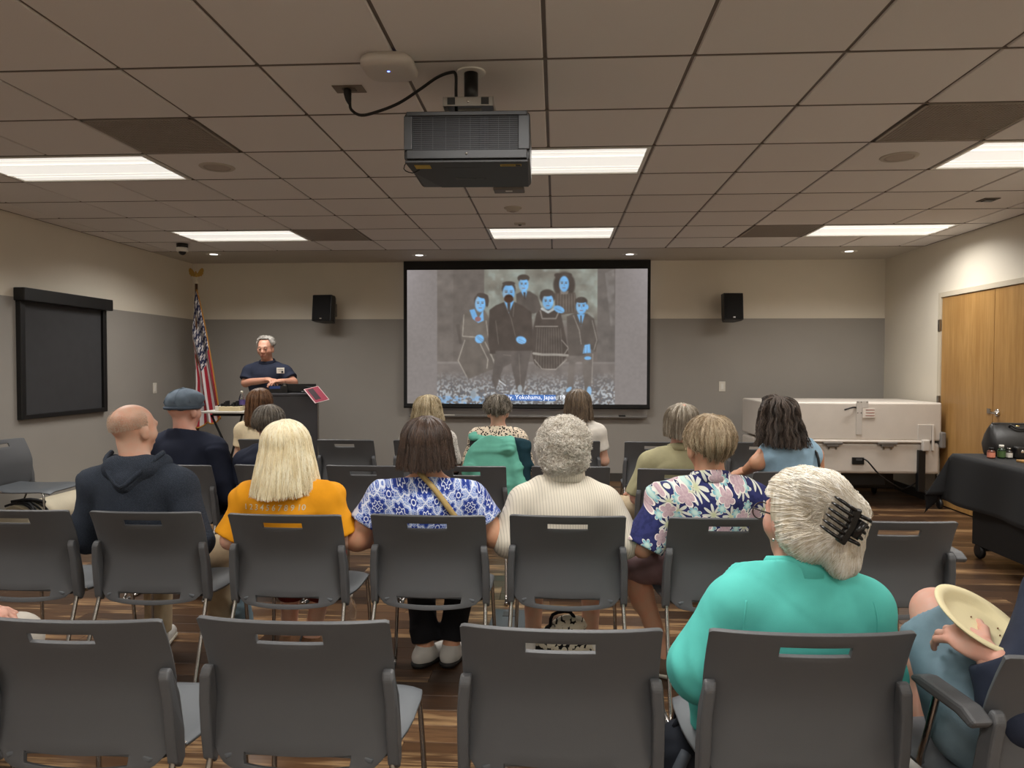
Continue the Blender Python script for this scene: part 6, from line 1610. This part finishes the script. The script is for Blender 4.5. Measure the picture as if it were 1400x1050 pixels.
build_hair(o, f.hc, f.R, HairStyle(t=.012, back=2.1, side=1.5, front=.7, N=600, n=7, seg=(.3, .5)), H_grey, seed=13)
for q in 'LR': f.shoe(q, o, m_shw, m_sole)
pp = at(1337, 851, 1.80)
pl = empty('paper_plate', pp, 0, 'cream oval paper plate held by the man at the right edge', 'plate')
prof = [(.003, .0), (.070, .0), (.080, .004), (.088, .016), (.094, .021), (.108, .022), (.113, .019), (.112, .0165), (.095, .018), (.090, .013), (.082, .001), (.070, -.003), (.003, -.003)]
Mp = Vector((.345, -.386, .851)).to_track_quat('Z', 'Y').to_matrix().to_4x4()
MB().lathe(prof, 48, Mp).build('plate', mat('unbleached paper', rgb(226, 214, 172), .7, var=.03, bump=.15, bscale=300), pl)
cr = MB()
for a, b in ((.01, .02), (.055, -.03), (.03, -.045)): cr.ball((a, b, .002), (.003, .002, .002), 8, 5, Mp)
tag(cr.build('crumbs', mat('crumbs', rgb(120, 80, 50), .8), pl), kind='stuff')
# ---- person beyond the left edge: hand and knee reach into the picture
X, Y, rz = CH['A0']
kk, hw_ = loc('A0', 22, 868, 2.16), loc('A0', -40, 842, 2.04)
f = Fig(1.25, sw=.17, g=1.05, kR=tuple(kk - v3(0, 0, .02)), aR=(kk[0] - .1, kk[1] - .2, .09), wR=tuple(hw_), eR=(.24, .22, .64))
o = figure('A0', 'person in pale grey at the left edge, only hand and knee in view', f, X, Y, rz, sk_pink, .010, [hand_prims(hw_, (.8, .35, -.12), (.1, -.1, 1), -1, .5)])
link('shirt', f.shirt(.010, .016, 1, .9, .005, 81, .06), cloth_mat('pale grey cloth', rgb(166, 160, 150)), o); link('trousers', f.trousers(.011, 2.0), cloth_mat('pale grey trousers', rgb(176, 170, 160)), o)
build_hair(o, f.hc, f.R, HairStyle(t=.012, back=2.1, side=1.6, front=.7, N=600, n=7, seg=(.3, .5)), H_grey, seed=14)
for q in 'LR': f.shoe(q, o, m_shw, m_sole)
# ================================================================ jackets and bags
X, Y, rz = CH0['D4']
j = [EL((-.05, -.038, .60), (.225, .030, .25), .04), C((-.20, .004, .822), (.10, .004, .822), .022, k=.03), C((.09, -.02, .79), (.19, -.055, .44), .050, .040, .03), EL((.05, -.045, .36), (.13, .032, .26), .05), EL((-.06, .055, .70), (.19, .018, .14), .03)]
jk = link('light_teal_jacket', sdf_mesh(j, .009, (), wrinkle(.008, 91, 26)), cloth_mat('light teal shell cloth', rgb(104, 176, 156), .06, .3), None, (X, Y, 0)); jk.name = 'jacket'
tag(jk, 'light teal jacket draped over a front-row chair back', 'jacket', 'jackets over the front-row chair')
j = [C((.13, .010, .80), (.235, .0, .78), .035, k=.04), EL((.19, -.005, .64), (.075, .045, .17), .04), C((.21, -.01, .74), (.235, -.03, .42), .042, .035, .03)]
jk = link('jacket', sdf_mesh(j, .009, (), wrinkle(.006, 92, 26)), cloth_mat('dark teal cloth', rgb(24, 54, 64), .08, .3), None, (X, Y, 0))
tag(jk, 'dark teal jacket half under the light teal one', 'jacket', 'jackets over the front-row chair')
# leaf print tote on the floor between the feet of the striped-shirt woman
p = at(772, 880, 3.30)
tt = empty('tote_bag', (p.x, 3.32, 0), 0, 'black and cream leaf-print bag on the floor under the cream-striped woman\'s chair', 'bag')
link('bag', sdf_mesh([EL((0, 0, .11), (.13, .075, .12), .03), C((-.09, 0, .03), (.09, 0, .03), .05, k=.05), EL((.02, .0, .20), (.07, .05, .05), .03)], .008, [lambda X, Y, Z: .002 - Z + 0 * X + 0 * Y], wrinkle(.007, 95, 30)), leafprint(), tt)
MB().tube([(-.06, -.02, .20), (-.05, -.04, .27), (.03, -.03, .28), (.06, -.01, .21)], .008, 8).build('handle', m_black, tt)
# dark backpack beside the turquoise woman's chair
p = at(938, 1010, 2.05)
bp = empty('backpack', (p.x, 2.05, 0), .2, 'dark navy backpack on the floor left of the turquoise woman\'s chair', 'bag')
m_bp = cloth_mat('dark navy nylon', rgb(22, 26, 34), .1, .4)
link('body', sdf_mesh([EL((0, 0, .20), (.095, .10, .20), .03), C((-.05, 0, .06), (.05, 0, .06), .07, k=.05), EL((-.02, -.06, .14), (.07, .06, .12), .02)], .009, [lambda X, Y, Z: .002 - Z + 0 * X + 0 * Y], wrinkle(.004, 96, 22)), m_bp, bp)
MB().tube([(-.03, -.09, .36), (-.075, -.12, .30), (-.085, -.13, .16), (-.06, -.10, .05)], .016, 8).build('strap', mat('grey webbing', rgb(52, 58, 66), .7), bp)
MB().tube([(-.03, 0, .385), (0, 0, .425), (.03, 0, .385)], .009, 8).build('carry_loop', m_bp, bp)
# small grey blue tote behind the bald man's foot
p = at(326, 830, 3.35)
b3 = empty('denim_bag', (p.x - .01, 3.42, 0), 0, 'faded blue soft bag with pale base on the floor left of the orange T-shirt woman', 'bag')
link('bag', sdf_mesh([EL((0, 0, .15), (.05, .06, .15), .03)], .008, [lambda X, Y, Z: .06 - Z + 0 * X + 0 * Y], wrinkle(.006, 97, 30)), m_denim, b3)
link('base', sdf_mesh([EL((.015, -.01, .07), (.06, .08, .07), .03)], .008, [lambda X, Y, Z: .002 - Z + 0 * X + 0 * Y]), m_shw, b3)
